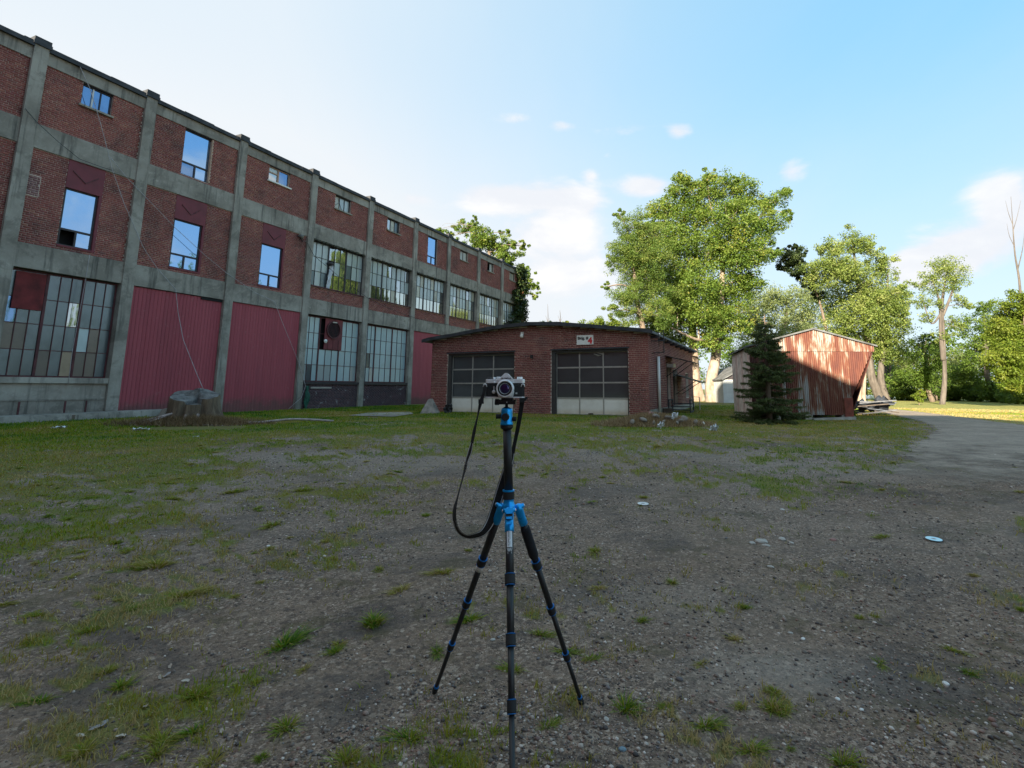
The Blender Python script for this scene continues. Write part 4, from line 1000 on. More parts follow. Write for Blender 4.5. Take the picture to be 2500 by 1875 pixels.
px, py = project(x, y, gh(x, y)); ok = (px > -140) & (px < 2640) & (py < 2000) & (y > .5)
x, y, r = x[ok], y[ok], r[ok]
c = cover(x, y); n = -x*math.cos(AZ)+y*math.sin(AZ)
ok = (rs.rand(len(x)) < c*np.clip(.25+.75*fbm(x*7, y*7, 31, 2)*1.6, 0, 1)) & (n < 22.7)
gl = (x-G0.x)*GX.x+(y-G0.y)*GX.y; gd = (x-G0.x)*GY.x+(y-G0.y)*GY.y; ok &= ~((gl > -.02) & (gl < GW+.05) & (gd > -.02) & (gd < GL))
sl_ = (x-SP0.x)*SSX.x+(y-SP0.y)*SSX.y; sd = y-SP0.y; ok &= ~((sl_ > .1) & (sl_ < SW) & (sd > .1) & (sd < 4.3))
for p in RS[12:]: ok &= ~(np.hypot(x-p[0], y-p[1]) < p[2]*.75)
ok &= np.hypot((x-gnd(480, 1045).x)/1.3, (y-gnd(480, 1045).y)/.9) > 1
x, y, r = x[ok], y[ok], r[ok]; n = n[ok]
bank = np.clip((n-10)/8, 0, 1)
h = (.014+.036*rs.rand(len(x))**1.8)*(1+.5*fbm(x*.8, y*.8, 41, 2))*(1+.75*bank)*np.where(x > 13, .8, 1)
w = np.maximum(.0046, .0013*r)*(.7+.6*rs.rand(len(x)))
tone = np.clip(tone_at(x, y)+rs.normal(0, .13, len(x)), 0, 1)
for sel, sg in ((r < 7, True), (r >= 7, False)):
    PARTS.append(blades(x[sel], y[sel], h[sel], w[sel], tone[sel], rs, 1.05, sg))
def joined(name, PARTS, mat):
    off = 0; Vs, Fs, Ts = [], [], []
    for V, F, T in PARTS: Vs.append(V); Fs.append(F+off); Ts.append(T); off += len(V)
    return link(name, np_mesh(name, np.concatenate(Vs), np.concatenate(Fs), mat, {'rnd': np.concatenate(Ts)}))
proto = []
for k in range(7):
    P = []; n = 190; x = rs.normal(0, .34, n)+np.where(rs.rand(n) < .4, rs.normal(.35, .25), 0); y = rs.normal(0, .30, n)+np.where(rs.rand(n) < .3, rs.normal(-.3, .25), 0); d = np.hypot(x, y)+1e-6
    ang_ = np.arctan2(y, x)+rs.normal(0, .5, n); L = .35+.9*np.clip(d, 0, 1)
    hh = (.5+.7*rs.rand(n)); f = lambda q: np.stack([x*.6+np.cos(ang_)*hh*L*q*q, y*.6+np.sin(ang_)*hh*L*q*q, hh*q*(1-.42*L*q)], 1)
    th = rs.rand(n)*2*PI; s = np.stack([np.cos(th), np.sin(th), 0*th], 1)*.034; a_, b_, c_ = f(0), f(.55), f(1)
    V = np.stack([a_-s, a_+s, b_+s*.8, b_-s*.8, c_], 1).reshape(-1, 3); q = np.arange(n)[:, None]*5
    F = np.concatenate([q+[0, 1, 2], q+[0, 2, 3], q+[3, 2, 4]], 0)
    proto.append((V*np.array([1+.28*(k % 3), 1, 1]), F, np.repeat(np.where(rs.rand(n) < .22, rs.uniform(.25, .6, n), rs.normal(.0, .14, n)), 5)))
for _ in range(1500):
    r_ = 1.6+rs.rand()**1.2*11; a_ = PI/2+(rs.rand()-.5)*2*math.radians(58); x_, y_ = r_*math.cos(a_), r_*math.sin(a_)
    if rs.rand() > float(dens(np.array([x_]), np.array([y_]))[0])*1.5*np.clip((fbm(np.array([x_*1.4]), np.array([y_*1.4]), 71, 3)[0]-.42)*6, 0, 1.5)+.012: continue
    V, F, T = proto[rs.randint(7)]; sz = rs.uniform(.018, .055)*(1+.04*r_); ca, sa = math.cos(a_*40), math.sin(a_*40)
    Q = np.stack([V[:, 0]*ca-V[:, 1]*sa, V[:, 0]*sa+V[:, 1]*ca, V[:, 2]*rs.uniform(.3, .65)], 1)*sz+np.array([x_, y_, float(gh(x_, y_)+micro(x_, y_))-.004])
    PARTS.append((Q, F, np.clip(T+rs.uniform(.3, .85), 0, 1)))
o = joined('grass', PARTS, GRASS); o['kind'] = 'stuff'; o['label'] = 'patchy short grass over the yard and bank'; o['category'] = 'grass'
# single tufts standing in the gravel
TUFTS = [(807, 1345, 40, .25), (612, 1390, 38, .1), (1017, 1340, 25, .2), (1165, 1366, 22, .35), (1285, 1190, 19, .3), (1112, 1442, 22, .3), (1275, 1417, 20, .3), (725, 1404, 20, .2), (195, 1358, 22, .3), (90, 1512, 24, .15), (228, 1450, 24, .45), (425, 1500, 30, .4),
         (620, 1568, 32, .35), (745, 1645, 32, .4), (885, 1598, 30, .2), (1350, 1532, 35, .2), (1180, 1570, 20, .3), (1670, 1532, 30, .35), (1521, 1568, 26, .3), (1616, 1622, 26, .35), (1674, 1500, 22, .4), (1819, 1650, 36, .3), (2092, 1450, 20, .2), (2055, 1403, 16, .4),
         (1387, 1340, 16, .25), (945, 1400, 18, .15), (590, 1135, 22, .3), (340, 1225, 34, .45), (390, 1290, 30, .4), (290, 1315, 18, .2), (510, 1290, 14, .4), (350, 1600, 30, .5), (180, 1620, 34, .5), (460, 1640, 28, .6), (555, 1470, 16, .4), (870, 1275, 22, .55), (960, 1240, 22, .5),
         (650, 1060, 18, .3), (500, 1065, 20, .3), (1390, 1075, 12, .3), (1240, 1080, 10, .3), (1860, 1340, 14, .4), (1890, 1338, 12, .4), (820, 1230, 14, .3), (700, 1170, 14, .4), (1010, 1190, 12, .25), (720, 1210, 12, .4), (560, 1260, 12, .4), (1930, 1000, 10, .3), (1520, 1435, 14, .6), (1585, 1380, 18, .7), (150, 1250, 16, .4), (80, 1330, 18, .35)]
TL = ranked([t_[:2] for t_ in TUFTS], (1215, 1330, 1430, 1545), ['grass tuft farthest back in the gravel, %s of its row', 'grass tuft just beyond the tripod, %s of its row', 'grass tuft between the tripod feet and the back row, %s of its row', 'grass tuft level with the tripod feet, %s of its row', 'grass tuft nearest the viewer, %s of its row'])
for (u, v, s, tn), tlab in zip(TUFTS, TL):
    p = gnd(u*1.1302, v*1.1302); k = rs.randint(7); V, F, T = proto[k]
    sz = s*1.13/FPX*math.hypot(p.y, 1.3)*.85; A = rs.rand()*6.28; ca, sa = math.cos(A), math.sin(A)
    Q = np.stack([V[:, 0]*ca-V[:, 1]*sa, V[:, 0]*sa+V[:, 1]*ca, V[:, 2]*.60], 1)*sz
    me = np_mesh('grass_tuft', Q, F, GRASS, {'rnd': np.clip(T+tn+(.14 if v > 1300 else .26), 0, 1)})
    o = link('grass_tuft', me, None, (p.x, p.y, float(gh(p.x, p.y)+micro(p.x, p.y))-.005)); tag(o, tlab, 'grass tuft', 'grass tufts in the gravel')

# pebbles
ICO_V = []
_t = (1+5**.5)/2
for a_ in (-1, 1):
    for b_ in (-_t, _t): ICO_V += [(a_, b_, 0), (0, a_, b_), (b_, 0, a_)]
ICO_V = np.array(ICO_V)/np.linalg.norm(ICO_V[0])
def hull_faces(V):
    F = []; n = len(V); e = min(np.linalg.norm(V[0]-V[k]) for k in range(1, n))*1.05
    for i in range(n):
        for j in range(i+1, n):
            for k in range(j+1, n):
                if all(np.linalg.norm(V[p]-V[q]) < e for p, q in ((i, j), (j, k), (i, k))):
                    nn = np.cross(V[j]-V[i], V[k]-V[i]); F.append((i, j, k) if nn@V[i] > 0 else (i, k, j))
    return np.array(F)
ICO_F = hull_faces(ICO_V)
def stone_mat():
    m, t, b = new_mat('pebbles'); a = t.node('ShaderNodeAttribute', attribute_name='rnd').outputs['Fac']
    co = t.node('ShaderNodeNewGeometry').outputs['Position']
    c = t.ramp(a, [(0, (0.039, 0.030, 0.028)), (.22, (0.087, 0.068, 0.059)), (.42, (0.174, 0.134, 0.109)), (.62, (0.287, 0.228, 0.186)), (.74, (0.261, 0.134, 0.097)), (.81, (0.122, 0.122, 0.127)), (.88, (0.418, 0.340, 0.283)), (1, (0.625, 0.535, 0.469))])
    c = t.mix(t.math('MULTIPLY', t.step(t.noise(co, 130, 3), .5, .7), .3), c, (0.104, 0.089, 0.082))
    t.l.new(c, b.inputs['Base Color']); b.inputs['Roughness'].default_value = .8; return m
STONE = stone_mat()
N = 105000; r = 1.5+rs.rand(N)**1.9*12; a = PI/2+(rs.rand(N)-.5)*2*math.radians(60); x, y = r*np.cos(a), r*np.sin(a)
px, py = project(x, y, gh(x, y)); c = cover(x, y); g = fbm(x*1.1, y*1.1, 61, 4)*.7+fbm(x*5, y*5, 63, 2)*.3
ok = (px > -60) & (px < 2560) & (py < 1960) & (rs.rand(N) < np.clip((g-.38)*5, .05, 1)*(1-.75*c)); x, y, r = x[ok], y[ok], r[ok]
N = len(x); sz = np.minimum(.0026+.0017*rs.exponential(1, N), .013)*(1+r*.06); sc = np.stack([sz*(.8+.5*rs.rand(N)), sz*(.8+.5*rs.rand(N)), sz*(.45+.35*rs.rand(N))], 1)
J = ICO_V[None]*(1+rs.normal(0, .13, (N, 12, 1))); th = rs.rand(N)*2*PI
V = J*sc[:, None]; V = np.stack([V[..., 0]*np.cos(th)[:, None]-V[..., 1]*np.sin(th)[:, None], V[..., 0]*np.sin(th)[:, None]+V[..., 1]*np.cos(th)[:, None], V[..., 2]], -1)
V += np.stack([x, y, gh(x, y)+micro(x, y)+sc[:, 2]*.35], 1)[:, None]
F = (np.arange(N)[:, None, None]*12+ICO_F[None]).reshape(-1, 3); prn = rs.rand(N)**.95; bq = gnd(1065, 1800); near_ = rs.rand(N) < .85*np.exp(-((x-bq.x)/.16)**2-((y-bq.y)/.10)**2); prn = np.where(near_, .70+.04*rs.rand(N), prn)
o = link('gravel', np_mesh('gravel', V.reshape(-1, 3), F, STONE, {'rnd': np.repeat(prn, 12)}, smooth=False)); o['kind'] = 'stuff'; o['label'] = 'loose gravel pebbles over the yard'; o['category'] = 'gravel'
# larger single stones
def stone_mesh(seed, flat=.5):
    r = np.random.RandomState(seed); import bmesh
    bm = bmesh.new(); bmesh.ops.create_icosphere(bm, subdivisions=2, radius=1)
    for v in bm.verts:
        d = 1+.28*(fbm(v.co.x*1.3+seed, v.co.y*1.3+v.co.z, seed, 3)-.5)*2; v.co *= d; v.co.z *= flat
    me = bpy.data.meshes.new('stone'); bm.to_mesh(me); bm.free(); return me
def smat(name, c): return simple(name, c, .85, var=.15, scale=25, bump=.3, bscale=50)
SRB = smat('rubble_grey', (.22, .19, .16)); SG, SWH, SPK, SBL = smat('pale_stone', (.40, .37, .33)), smat('white_stone', (.68, .66, .62)), smat('pink_stone', (.30, .16, .14)), smat('blue_stone', (.16, .24, .29))
STONES = [
    (1645, 1170, 22, SG, None, 1), (1690, 1165, 16, SG, None, 1), (1655, 1180, 14, SG, None, 1), (1625, 1174, 14, SG, None, 1), (1710, 1172, 10, SG, None, 1), (1800, 1166, 13, SPK, 'pinkish stone lying in dark soil beyond the second disc', 0),
    (2042, 1475, 12, SWH, 'large round white stone in the gravel at lower right', 0), (1707, 1367, 9, SG, None, 1), (1735, 1380, 9, SWH, None, 2), (1665, 1228, 12, SG, None, 1), (1862, 1536, 8, SWH, None, 2), (1810, 1512, 9, SWH, None, 2), (1345, 1622, 12, SBL, 'flat bluish stone near the front tripod leg', 0),
    (1300, 1338, 8, SG, None, 1), (580, 1180, 8, SWH, None, 2), (1065, 1378, 9, SG, None, 1), (1310, 1555, 11, SG, None, 1), (1885, 1105, 7, SG, None, 1), (1858, 1102, 7, SG, None, 1), (1690, 1102, 8, SWH, None, 2)]
q1_ = [i for i, t_ in enumerate(STONES) if not t_[4] and t_[5] == 1]; q2_ = [i for i, t_ in enumerate(STONES) if not t_[4] and t_[5] == 2]
SL = {**dict(zip(q1_, ranked([STONES[i][:2] for i in q1_], (1200,), ['dull grey stone bedded in the dark soil beyond, %s of them', 'dull grey stone in the nearer gravel, %s of them']))), **dict(zip(q2_, ranked([STONES[i][:2] for i in q2_], (), ['small bright white stone lying loose on the gravel, %s of them'])))}
for k, (u, v, s, mt, lab, grp) in enumerate(STONES):
    p = gnd(u*1.13, v*1.13); R = s*1.13/FPX*math.hypot(p.y, 1.3)*.55
    me = stone_mesh(40+k); me.materials.append(mt); o = link('stone', me, None, (p.x, p.y, float(gh(p.x, p.y)+micro(p.x, p.y))+R*.1)); o.scale = (R, R*.8, R*.8); o.rotation_euler = (0, 0, k*1.3)
    tag(o, lab or SL[k], 'stone', None if lab else ('grey stones in the yard' if grp == 1 else 'white stones in the yard'))
# dry leaves
LEAFD = [simple('dry_leaf_%s' % n, c, .8, var=.2, scale=20) for n, c in (('pale', (.46, .40, .33)), ('tan', (.34, .27, .21)), ('grey', (.28, .26, .25)))]
def leaf_mesh(seed, mt):
    r = random.Random(seed); n = 11; V = [(0, 0, .05)]; 
    for k in range(n):
        a = 2*PI*k/n; q = (1-.25*(k % 2))*(.75+.35*math.cos(a)**2)*r.uniform(.85, 1.1); V.append((q*math.cos(a), q*.75*math.sin(a), r.uniform(-.02, .32)))
    F = [(0, 1+k, 1+(k+1) % n) for k in range(n)]; me = np_mesh('dry_leaf', np.array(V), np.array(F), mt); return me
LM = [leaf_mesh(k, LEAFD[k % 3]) for k in range(6)]
Z = lambda u, v: (u/2.765, 1300+v/2.765)
LEAVES = [(860, 915, 26), (1150, 895, 32), (1130, 955, 34), (1255, 1000, 36), (985, 1168, 36), (640, 1310, 40), (545, 1362, 36), (1495, 1345, 34), (370, 215, 24), (490, 215, 20), (225, 345, 24), (830, 90, 20), (895, 105, 14), (655, 165, 18), (270, 190, 18), (1085, 360, 18), (105, 200, 26), (755, 195, 22),
                               (1215, 455, 18), (1005, 490, 12), (380, 775, 18), (1010, 645, 24), (850, 612, 18), (1165, 645, 14), (750, 1155, 22), (1395, 1190, 20), (700, 1280, 40), (820, 1360, 40), (1385, 1110, 20), (1200, 190, 20), (1140, 205, 26), (1080, 970, 30)]
LL = ranked([t_[:2] for t_ in LEAVES], (400, 800, 1100), ['curled dry leaf in the farthest row of leaves at left, %s', 'curled dry leaf in the second row of leaves at left, %s', 'curled dry pale leaf in the bare gravel row at left, %s', 'curled dry leaf among the nearest weeds at lower left, %s'])
for k, (u, v, s) in enumerate(LEAVES):
    p = gnd(*Z(u, v)); R = s/2.765/FPX*math.hypot(p.y, 1.3)*.62
    o = link('dry_leaf', LM[k % 6], None, (p.x, p.y, float(gh(p.x, p.y)+micro(p.x, p.y))+.008)); o.scale = (R, R, R); o.rotation_euler = (random.uniform(-.3, .3), random.uniform(-.3, .3), k*2.1)
    tag(o, LL[k], 'leaf', 'dry leaves on the yard')
# two discs
m, t, b = new_mat('disc_white'); b.inputs['Base Color'].default_value = (.78, .80, .83, 1); b.inputs['Roughness'].default_value = .25
m2, t2, b2 = new_mat('disc_blue'); b2.inputs['Base Color'].default_value = (.42, .74, .86, 1); b2.inputs['Roughness'].default_value = .25
for (u, v, mt, lab, hole) in ((1570, 1233, m, 'white compact disc lying on the gravel right of the tripod', 0), (2280, 1316, m2, 'pale blue compact disc lying on the gravel at far right', 0)):
    p = gnd(u, v); z = float(gh(p.x, p.y)+micro(p.x, p.y))+.014; dsc = thing('compact_disc', lab, 'disc', (p.x, p.y, z))
    MB().rings((0, 0, 0), (.02, -.05, 1), [(.02, 0), (.063, 0), (.063, .003), (.02, .003), (.02, 0)], 36, caps=False).build('disc', mt, dsc)
    MB().rings((0, 0, 0), (.02, -.05, 1), [(.0075, .0005), (.0205, .0005), (.0205, .0034), (.0075, .0034)], 24, caps=False).build('hub', simple('hub_grey', (.25, .27, .3), .3) if 'hub_grey' not in bpy.data.materials else bpy.data.materials['hub_grey'], dsc)

# ------------------------------------------------------------------ stump
def bark_mat(name, c0, c1, sx=9, sz=1.2):
    m, t, b = new_mat(name); co = t.node('ShaderNodeTexCoord').outputs['Object']
    n = t.noise(t.scaled(co, (sx, sx, sz)), 1.0, 6, .7); n2 = t.noise(co, 2.5, 5)
    c = t.mix(t.step(n, .3, .7), c0, c1); c = t.mix(t.math('MULTIPLY', t.step(n2, .5, .75), .4), c, tuple(x*.5 for x in c0))
    t.l.new(c, b.inputs['Base Color']); b.inputs['Roughness'].default_value = .95
    t.l.new(t.node('ShaderNodeBump', {'Strength': .8, 'Distance': .03, 'Height': n}).outputs[0], b.inputs['Normal']); return m
STB = bark_mat('stump_bark', (.075, .052, .036), (.20, .145, .095)); STT = bark_mat('stump_top', (.075, .072, .072), (.22, .215, .205), 6, 6)
spt = gnd(478, 1036); stump = thing('tree_stump', 'broad sawn tree stump with a split top in front of the red boards', 'stump', (spt.x-.50, spt.y+.5, .29))
def stump_mesh():
    """one trunk with deep clefts: its outline notched, its sawn top broken into three levels"""
    n = 96; cl = (-1.45, -.55, 2.1, -2.2); V = []; lv = [0, .1, .25, .5, .78, .95, 1.0]
    def outline(a):
        r = .68*(1+.07*math.sin(3*a+.6)+.05*(float(fbm(math.cos(a)*2.2+3, math.sin(a)*2.2, 4))-.5)*2)
        for c in cl[:3]:
            d = abs((a-c+PI) % (2*PI)-PI); r *= 1-.30*math.exp(-(d/.085)**2)
        return r*(1+.016*math.sin(23*a)+.012*math.sin(41*a+1))
    def level(a):
        s_ = (a+PI) % (2*PI)-PI; return .86 if (s_ > 2.1 or s_ < -1.45) else (.76 if s_ < -.55 else .92)
    body = MB()
    for q in lv:
        for k in range(n):
            a = 2*PI*k/n; r = outline(a)*(1+.42*(1-q)**2.6*(.75+.5*math.sin(4*a+1)))*(1-.02*(q == 1)); body.v.append((r*math.cos(a), r*.82*math.sin(a), (level(a)-.17*math.cos(a+.956))*q+.012*math.sin(5*a)*(q > .9)))
    for i in range(len(lv)-1):
        for k in range(n): body.f.append((i*n+k, i*n+(k+1) % n, (i+1)*n+(k+1) % n, (i+1)*n+k)); body.m.append(0)
    body.build('trunk', STB, stump, True)
    top = MB(); b0 = (len(lv)-1)*n; fr = (1, .8, .6, .4, .2, .04)
    for f in fr:
        for k in range(n):
            x, y, z = body.v[b0+k]; a = 2*PI*k/n; cx_, cy_ = .10, .05; X_, Y_ = cx_+(x-cx_)*f, cy_+(y-cy_)*f
            crack = -.10*math.exp(-((Y_-.06-.25*math.sin(X_*3))/.05)**2)*(X_ > -.25)*min(1, (1.02-f)*6)
            top.v.append((X_, Y_, z+.05*(float(fbm(X_*5, Y_*5, 7))-.5)+crack+.03*(1-f)))
    for i in range(len(fr)-1):
        for k in range(n): top.f.append((i*n+k, i*n+(k+1) % n, (i+1)*n+(k+1) % n, (i+1)*n+k)); top.m.append(0)
    top.f.append(tuple((len(fr)-1)*n+k for k in range(n))); top.m.append(0); top.build('sawn_top', STT, stump)
stump_mesh()
ROOTM = simple('bare_root', (.34, .28, .26), .85, var=.25, scale=8)
for (pts, r0) in (([(-.2, -.5, .35), (-.9, -.8, .12), (-1.5, -.7, .03)], .05), ([(-.1, -.5, .4), (-.5, -.9, .15), (-1.0, -1.1, .02)], .04), ([(.5, -.45, .3), (.9, -.9, .08), (1.6, -1.1, .02), (2.2, -.9, .02)], .045), ([(.2, -.55, .3), (.5, -1.0, .1), (.8, -1.3, .0)], .04), ([(-.5, -.3, .3), (-1.2, -.2, .1), (-1.9, -.5, .0)], .05)):
    MB().tube([Vector(p) for p in spline(pts, 5)], list(np.linspace(r0, r0*.35, len(spline(pts, 5)))), 7).build('root', ROOTM, stump, True)
o = MB().tube([(p[0], p[1], .335+p[2]) for p in spline([(-10.2, 15.8, 0), (-9.2, 15.9, .03), (-8.3, 16.3, .10), (-7.4, 17.0, .0)], 6)], .035, 7).build('fallen_branch', ROOTM, None, True); tag(o, 'thin bare fallen branch on the grass right of the stump', 'branch')
# dead litter round the stump, straw on the rubble heap
def straw(name, label, cx, cy, rx, ry, n, hgt, tone0, hump, seed):
    r = np.random.RandomState(seed); x = r.normal(0, .5, n); y = r.normal(0, .5, n); k = np.hypot(x, y) < 1.25; x, y = x[k], y[k]; zz = hump*np.exp(-2.2*(x*x+y*y))
    X, Y = cx+x*rx, cy+y*ry; V, F, T = blades(X, Y, hgt*(.5+r.rand(len(X))), np.full(len(X), .024), np.clip(r.normal(tone0, .24, len(X)), 0, 1), r, 1.3, False)
    V[:, 2] += np.repeat(zz, 3); o = link(name, np_mesh(name, V, F, STRAW, {'rnd': T})); o['kind'] = 'stuff'; o['label'] = label; o['category'] = 'straw'; return o
STRAW = blade_mat('straw', [(0, (.16, .10, .05)), (.5, (.34, .23, .12)), (1, (.52, .40, .23))])
straw('dead_grass', 'dead brown weeds and litter round the stump foot', spt.x-.1, spt.y-.05, 2.0, .9, 7000, .18, .08, .14, 3)
hx, hy = gnd(1590, 1046).x, gnd(1590, 1046).y
straw('dead_grass', 'heap of dry brown grass and rubble before the garage corner', hx+.25, hy+1.2, 1.5, .8, 13000, .15, .5, .24, 4)
m = MB(); nq = 26; V = []
for i in range(nq):
    for j in range(nq):
        u, v = i/(nq-1)*2-1, j/(nq-1)*2-1; X, Y = hx+.25+u*1.8, hy+1.2+v*1.1; V.append((X, Y, float(gh(X, Y))-.04+.22*math.exp(-2.2*(u*u*1.5+v*v*1.6))*(.8+.5*float(fbm(X*3, Y*3, 3)))))
ii = np.arange(nq*nq).reshape(nq, nq); F = np.stack([ii[:-1, :-1], ii[1:, :-1], ii[1:, 1:], ii[:-1, 1:]], -1).reshape(-1, 4)
o = link('soil_heap', np_mesh('soil_heap', np.array(V), F, simple('heap_soil', (.22, .165, .10), .95, var=.35, scale=6, bump=.6, bscale=20), smooth=True)); tag(o, 'low heap of soil under dry grass at the right garage corner', 'heap')
RUB = [(-.55, -.3, .16, SRB), (-.1, .0, .2, SRB), (.25, -.1, .17, SRB), (.55, -.35, .13, SRB), (.0, -.55, .11, SRB), (-.9, -.45, .12, SRB), (.75, .0, .15, SRB), (.4, -.6, .08, SRB), (-.3, -.65, .10, SRB), (1.0, -.35, .1, SRB), (-.2, .3, .17, SPK), (1.2, -.5, .07, SWH)]
RL = ranked([t_[:2] for t_ in RUB[:10]], (-2,), ['%s', 'grey rubble chunk in the dry heap, %s of the grey chunks'])
for k, (dx, dy, R, mt) in enumerate(RUB):
    me = stone_mesh(80+k, .65); me.materials.append(mt); X, Y = hx+.4+dx*.95, hy+.9+dy
    o = link('rubble', me, None, (X, Y, float(gh(X, Y))+.20*math.exp(-2.2*(((X-hx-.25)/1.8)**2+((Y-hy-1.2)/1.1)**2))+.10)); o.scale = (R*.7, R*.62, R*.55); o.rotation_euler = (.2*k, .3, k)
    tag(o, RL[k] if mt is SRB else ('reddish rubble chunk on top of the dry heap' if mt is SPK else 'small white rubble chunk at the right end of the dry heap'), 'rubble', 'rubble chunks on the heap' if mt is SRB else None)
BAG = simple('white_plastic', (.72, .76, .82), .4, var=.08)
for (u, v, lab, s) in ((1651, 1037, 'crumpled white plastic bag on the dry rubble heap', .6), (1746, 1047, 'small white plastic bag lying on the grass right of the rubble heap', .6), (1616, 1051, 'white scrap of plastic low on the front of the rubble heap', .45)):
    p = gnd(u, v+6); o = link('plastic_bag', crumple('plastic_bag', BAG, None, (.2*s, .22*s, .17*s), int(u) % 17, 14), None, (p.x, p.y+.1, float(gh(p.x, p.y))+.14*s+(.22 if u == 1651 else .12 if u == 1616 else .0))); o.rotation_euler = (.7, .2, .3); tag(o, lab, 'plastic bag')
for (x, y, z, lab, s) in ((-13.6, 14.2, .34, 'pale blue scrap of litter in the grass left of the stump', .13), (-10.9, 13.6, .34, 'crumpled pale litter in the grass before the stump', .14), (-8.2, 11.8, .31, 'small white scrap on the worn grass', .05)):
    o = link('litter', crumple('litter', BAG, None, (s*1.4, s*.6, s*.45), int(s*100)+3, 10), None, (x, y, z)); o.rotation_euler = (1.1, 0, .4); tag(o, lab, 'litter')
# concrete cone by the garage, slab in the grass
cn = gnd(1050, 1009)
m = MB(); b4 = [(-.38, -.33, -.05), (.36, -.36, -.05), (.40, .3, -.05), (-.35, .34, -.05)]; t4 = [(-.09, -.08, .60), (.06, -.09, .64), (.08, .08, .62), (-.07, .09, .57)]
o = m.hexa(b4+t4).build('concrete_pyramid', simple('rough_concrete', (.27, .24, .21), .95, var=.25, scale=5, bump=.7, bscale=12)); o.location = (cn.x, cn.y, .31); tag(o, 'rough concrete pyramid block at the left foot of the garage', 'concrete block')
c0 = [gnd(u, v) for u, v in ((850, 1016), (960, 1019), (1010, 1012), (1000, 1007), (900, 1009))]
o = MB().poly([(p.x, p.y, p.z+.03) for p in c0]).poly([(p.x, p.y, p.z-.05) for p in reversed(c0)]).build('concrete_slab', CONC); tag(o, 'flat pale concrete slab sunk in the grass left of the garage', 'slab')
o = link('dark_clump', crumple('dark_clump', BLACKM, None, (.22, .2, .2), 6, 12), None, (cn.x+.75, cn.y+.15, .5)); tag(o, 'small black heap against the garage beside the concrete pyramid', 'rubbish')

# ------------------------------------------------------------------ trees
def leaf_mat(name, stops, trans=.52, tcol=None):
    m, t, b = new_mat(name); a = t.node('ShaderNodeAttribute', attribute_name='rnd').outputs['Fac']
    c = t.ramp(a, stops); t.l.new(c, b.inputs['Base Color']); b.inputs['Roughness'].default_value = .55; b.inputs['Specular IOR Level'].default_value = .35
    tr = t.node('ShaderNodeBsdfTranslucent', {'Color': t.mix(.5, c, tcol or (.16, .20, .02))}); mx = t.node('ShaderNodeMixShader', {0: trans, 1: b.outputs[0], 2: tr.outputs[0]})
    t.l.new(mx.outputs[0], t.n['Material Output'].inputs[0]); return m
LF_SYC = leaf_mat('sycamore_leaves', [(0, (0.054, 0.107, 0.017)), (.35, (0.118, 0.202, 0.031)), (.7, (0.197, 0.280, 0.046)), (.92, (0.270, 0.318, 0.063)), (1, (0.304, 0.274, 0.057))])
LF_LOC = leaf_mat('locust_leaves', [(0, (0.060, 0.122, 0.024)), (.4, (0.125, 0.208, 0.041)), (.8, (0.219, 0.287, 0.062)), (1, (0.296, 0.316, 0.083))])
LF_COT = leaf_mat('cottonwood_leaves', [(0, (0.091, 0.147, 0.034)), (.4, (0.183, 0.258, 0.057)), (.8, (0.295, 0.354, 0.095)), (1, (0.364, 0.399, 0.144))])
LF_PALE = leaf_mat('pale_leaves', [(0, (0.119, 0.163, 0.064)), (.5, (0.211, 0.266, 0.103)), (1, (0.308, 0.347, 0.144))])
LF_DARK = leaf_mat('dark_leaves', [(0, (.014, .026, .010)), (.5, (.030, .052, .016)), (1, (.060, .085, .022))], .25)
LF_MID = leaf_mat('green_leaves', [(0, (0.053, 0.103, 0.015)), (.5, (0.112, 0.194, 0.030)), (1, (0.188, 0.263, 0.050))])
LF_BRI = leaf_mat('bright_leaves', [(0, (0.088, 0.150, 0.015)), (.5, (0.163, 0.231, 0.027)), (1, (0.250, 0.275, 0.044))])
LF_IVY = leaf_mat('ivy_leaves', [(0, (.014, .030, .008)), (.5, (.030, .055, .014)), (.85, (.06, .075, .02)), (1, (.14, .06, .03))], .2)
BK_WHITE = bark_mat('sycamore_bark', (.17, .125, .095), (.40, .33, .265), 2.2, .9); BK_GREY = bark_mat('grey_bark', (.065, .055, .048), (.15, .13, .115), 6, .8); BK_BROWN = bark_mat('brown_bark', (.11, .085, .065), (.22, .17, .13), 6, .8)

def leaves_at(C, R, n_per, size, rs, rndc, spread=.55, flat=.75):
    """folded four-cornered leaves in clusters: C (k,3) centres, R (k,) radii"""
    k = len(C); N = k*n_per; c = np.repeat(C, n_per, 0); r = np.repeat(R, n_per)[:, None]
    d = rs.normal(0, 1, (N, 3)); d /= np.linalg.norm(d, axis=1)[:, None]; d *= rs.rand(N, 1)**.45
    d[:, 2] *= flat; p = c+d*r
    nrm = d*.6+rs.normal(0, .55, (N, 3))+np.array([0, -.05, .45]); nrm /= np.linalg.norm(nrm, axis=1)[:, None]+1e-9
    a = rs.normal(0, 1, (N, 3)); a -= (a*nrm).sum(1)[:, None]*nrm; a /= np.linalg.norm(a, axis=1)[:, None]+1e-9; b = np.cross(nrm, a)
    s = (size*(.55+.8*rs.rand(N)))[:, None]
    V = np.stack([p-a*s*.5, p+b*s*.34-nrm*s*.06, p+a*s*.5, p-b*s*.34-nrm*s*.06], 1).reshape(-1, 3)
    F = np.arange(N)[:, None]*4+[0, 1, 2, 3]
    T = np.clip(np.repeat(rndc, n_per)+rs.normal(0, .16, N), 0, 1)
    return V, F, np.repeat(T, 4)
LEAFN, LEAFS = 1.75, .52
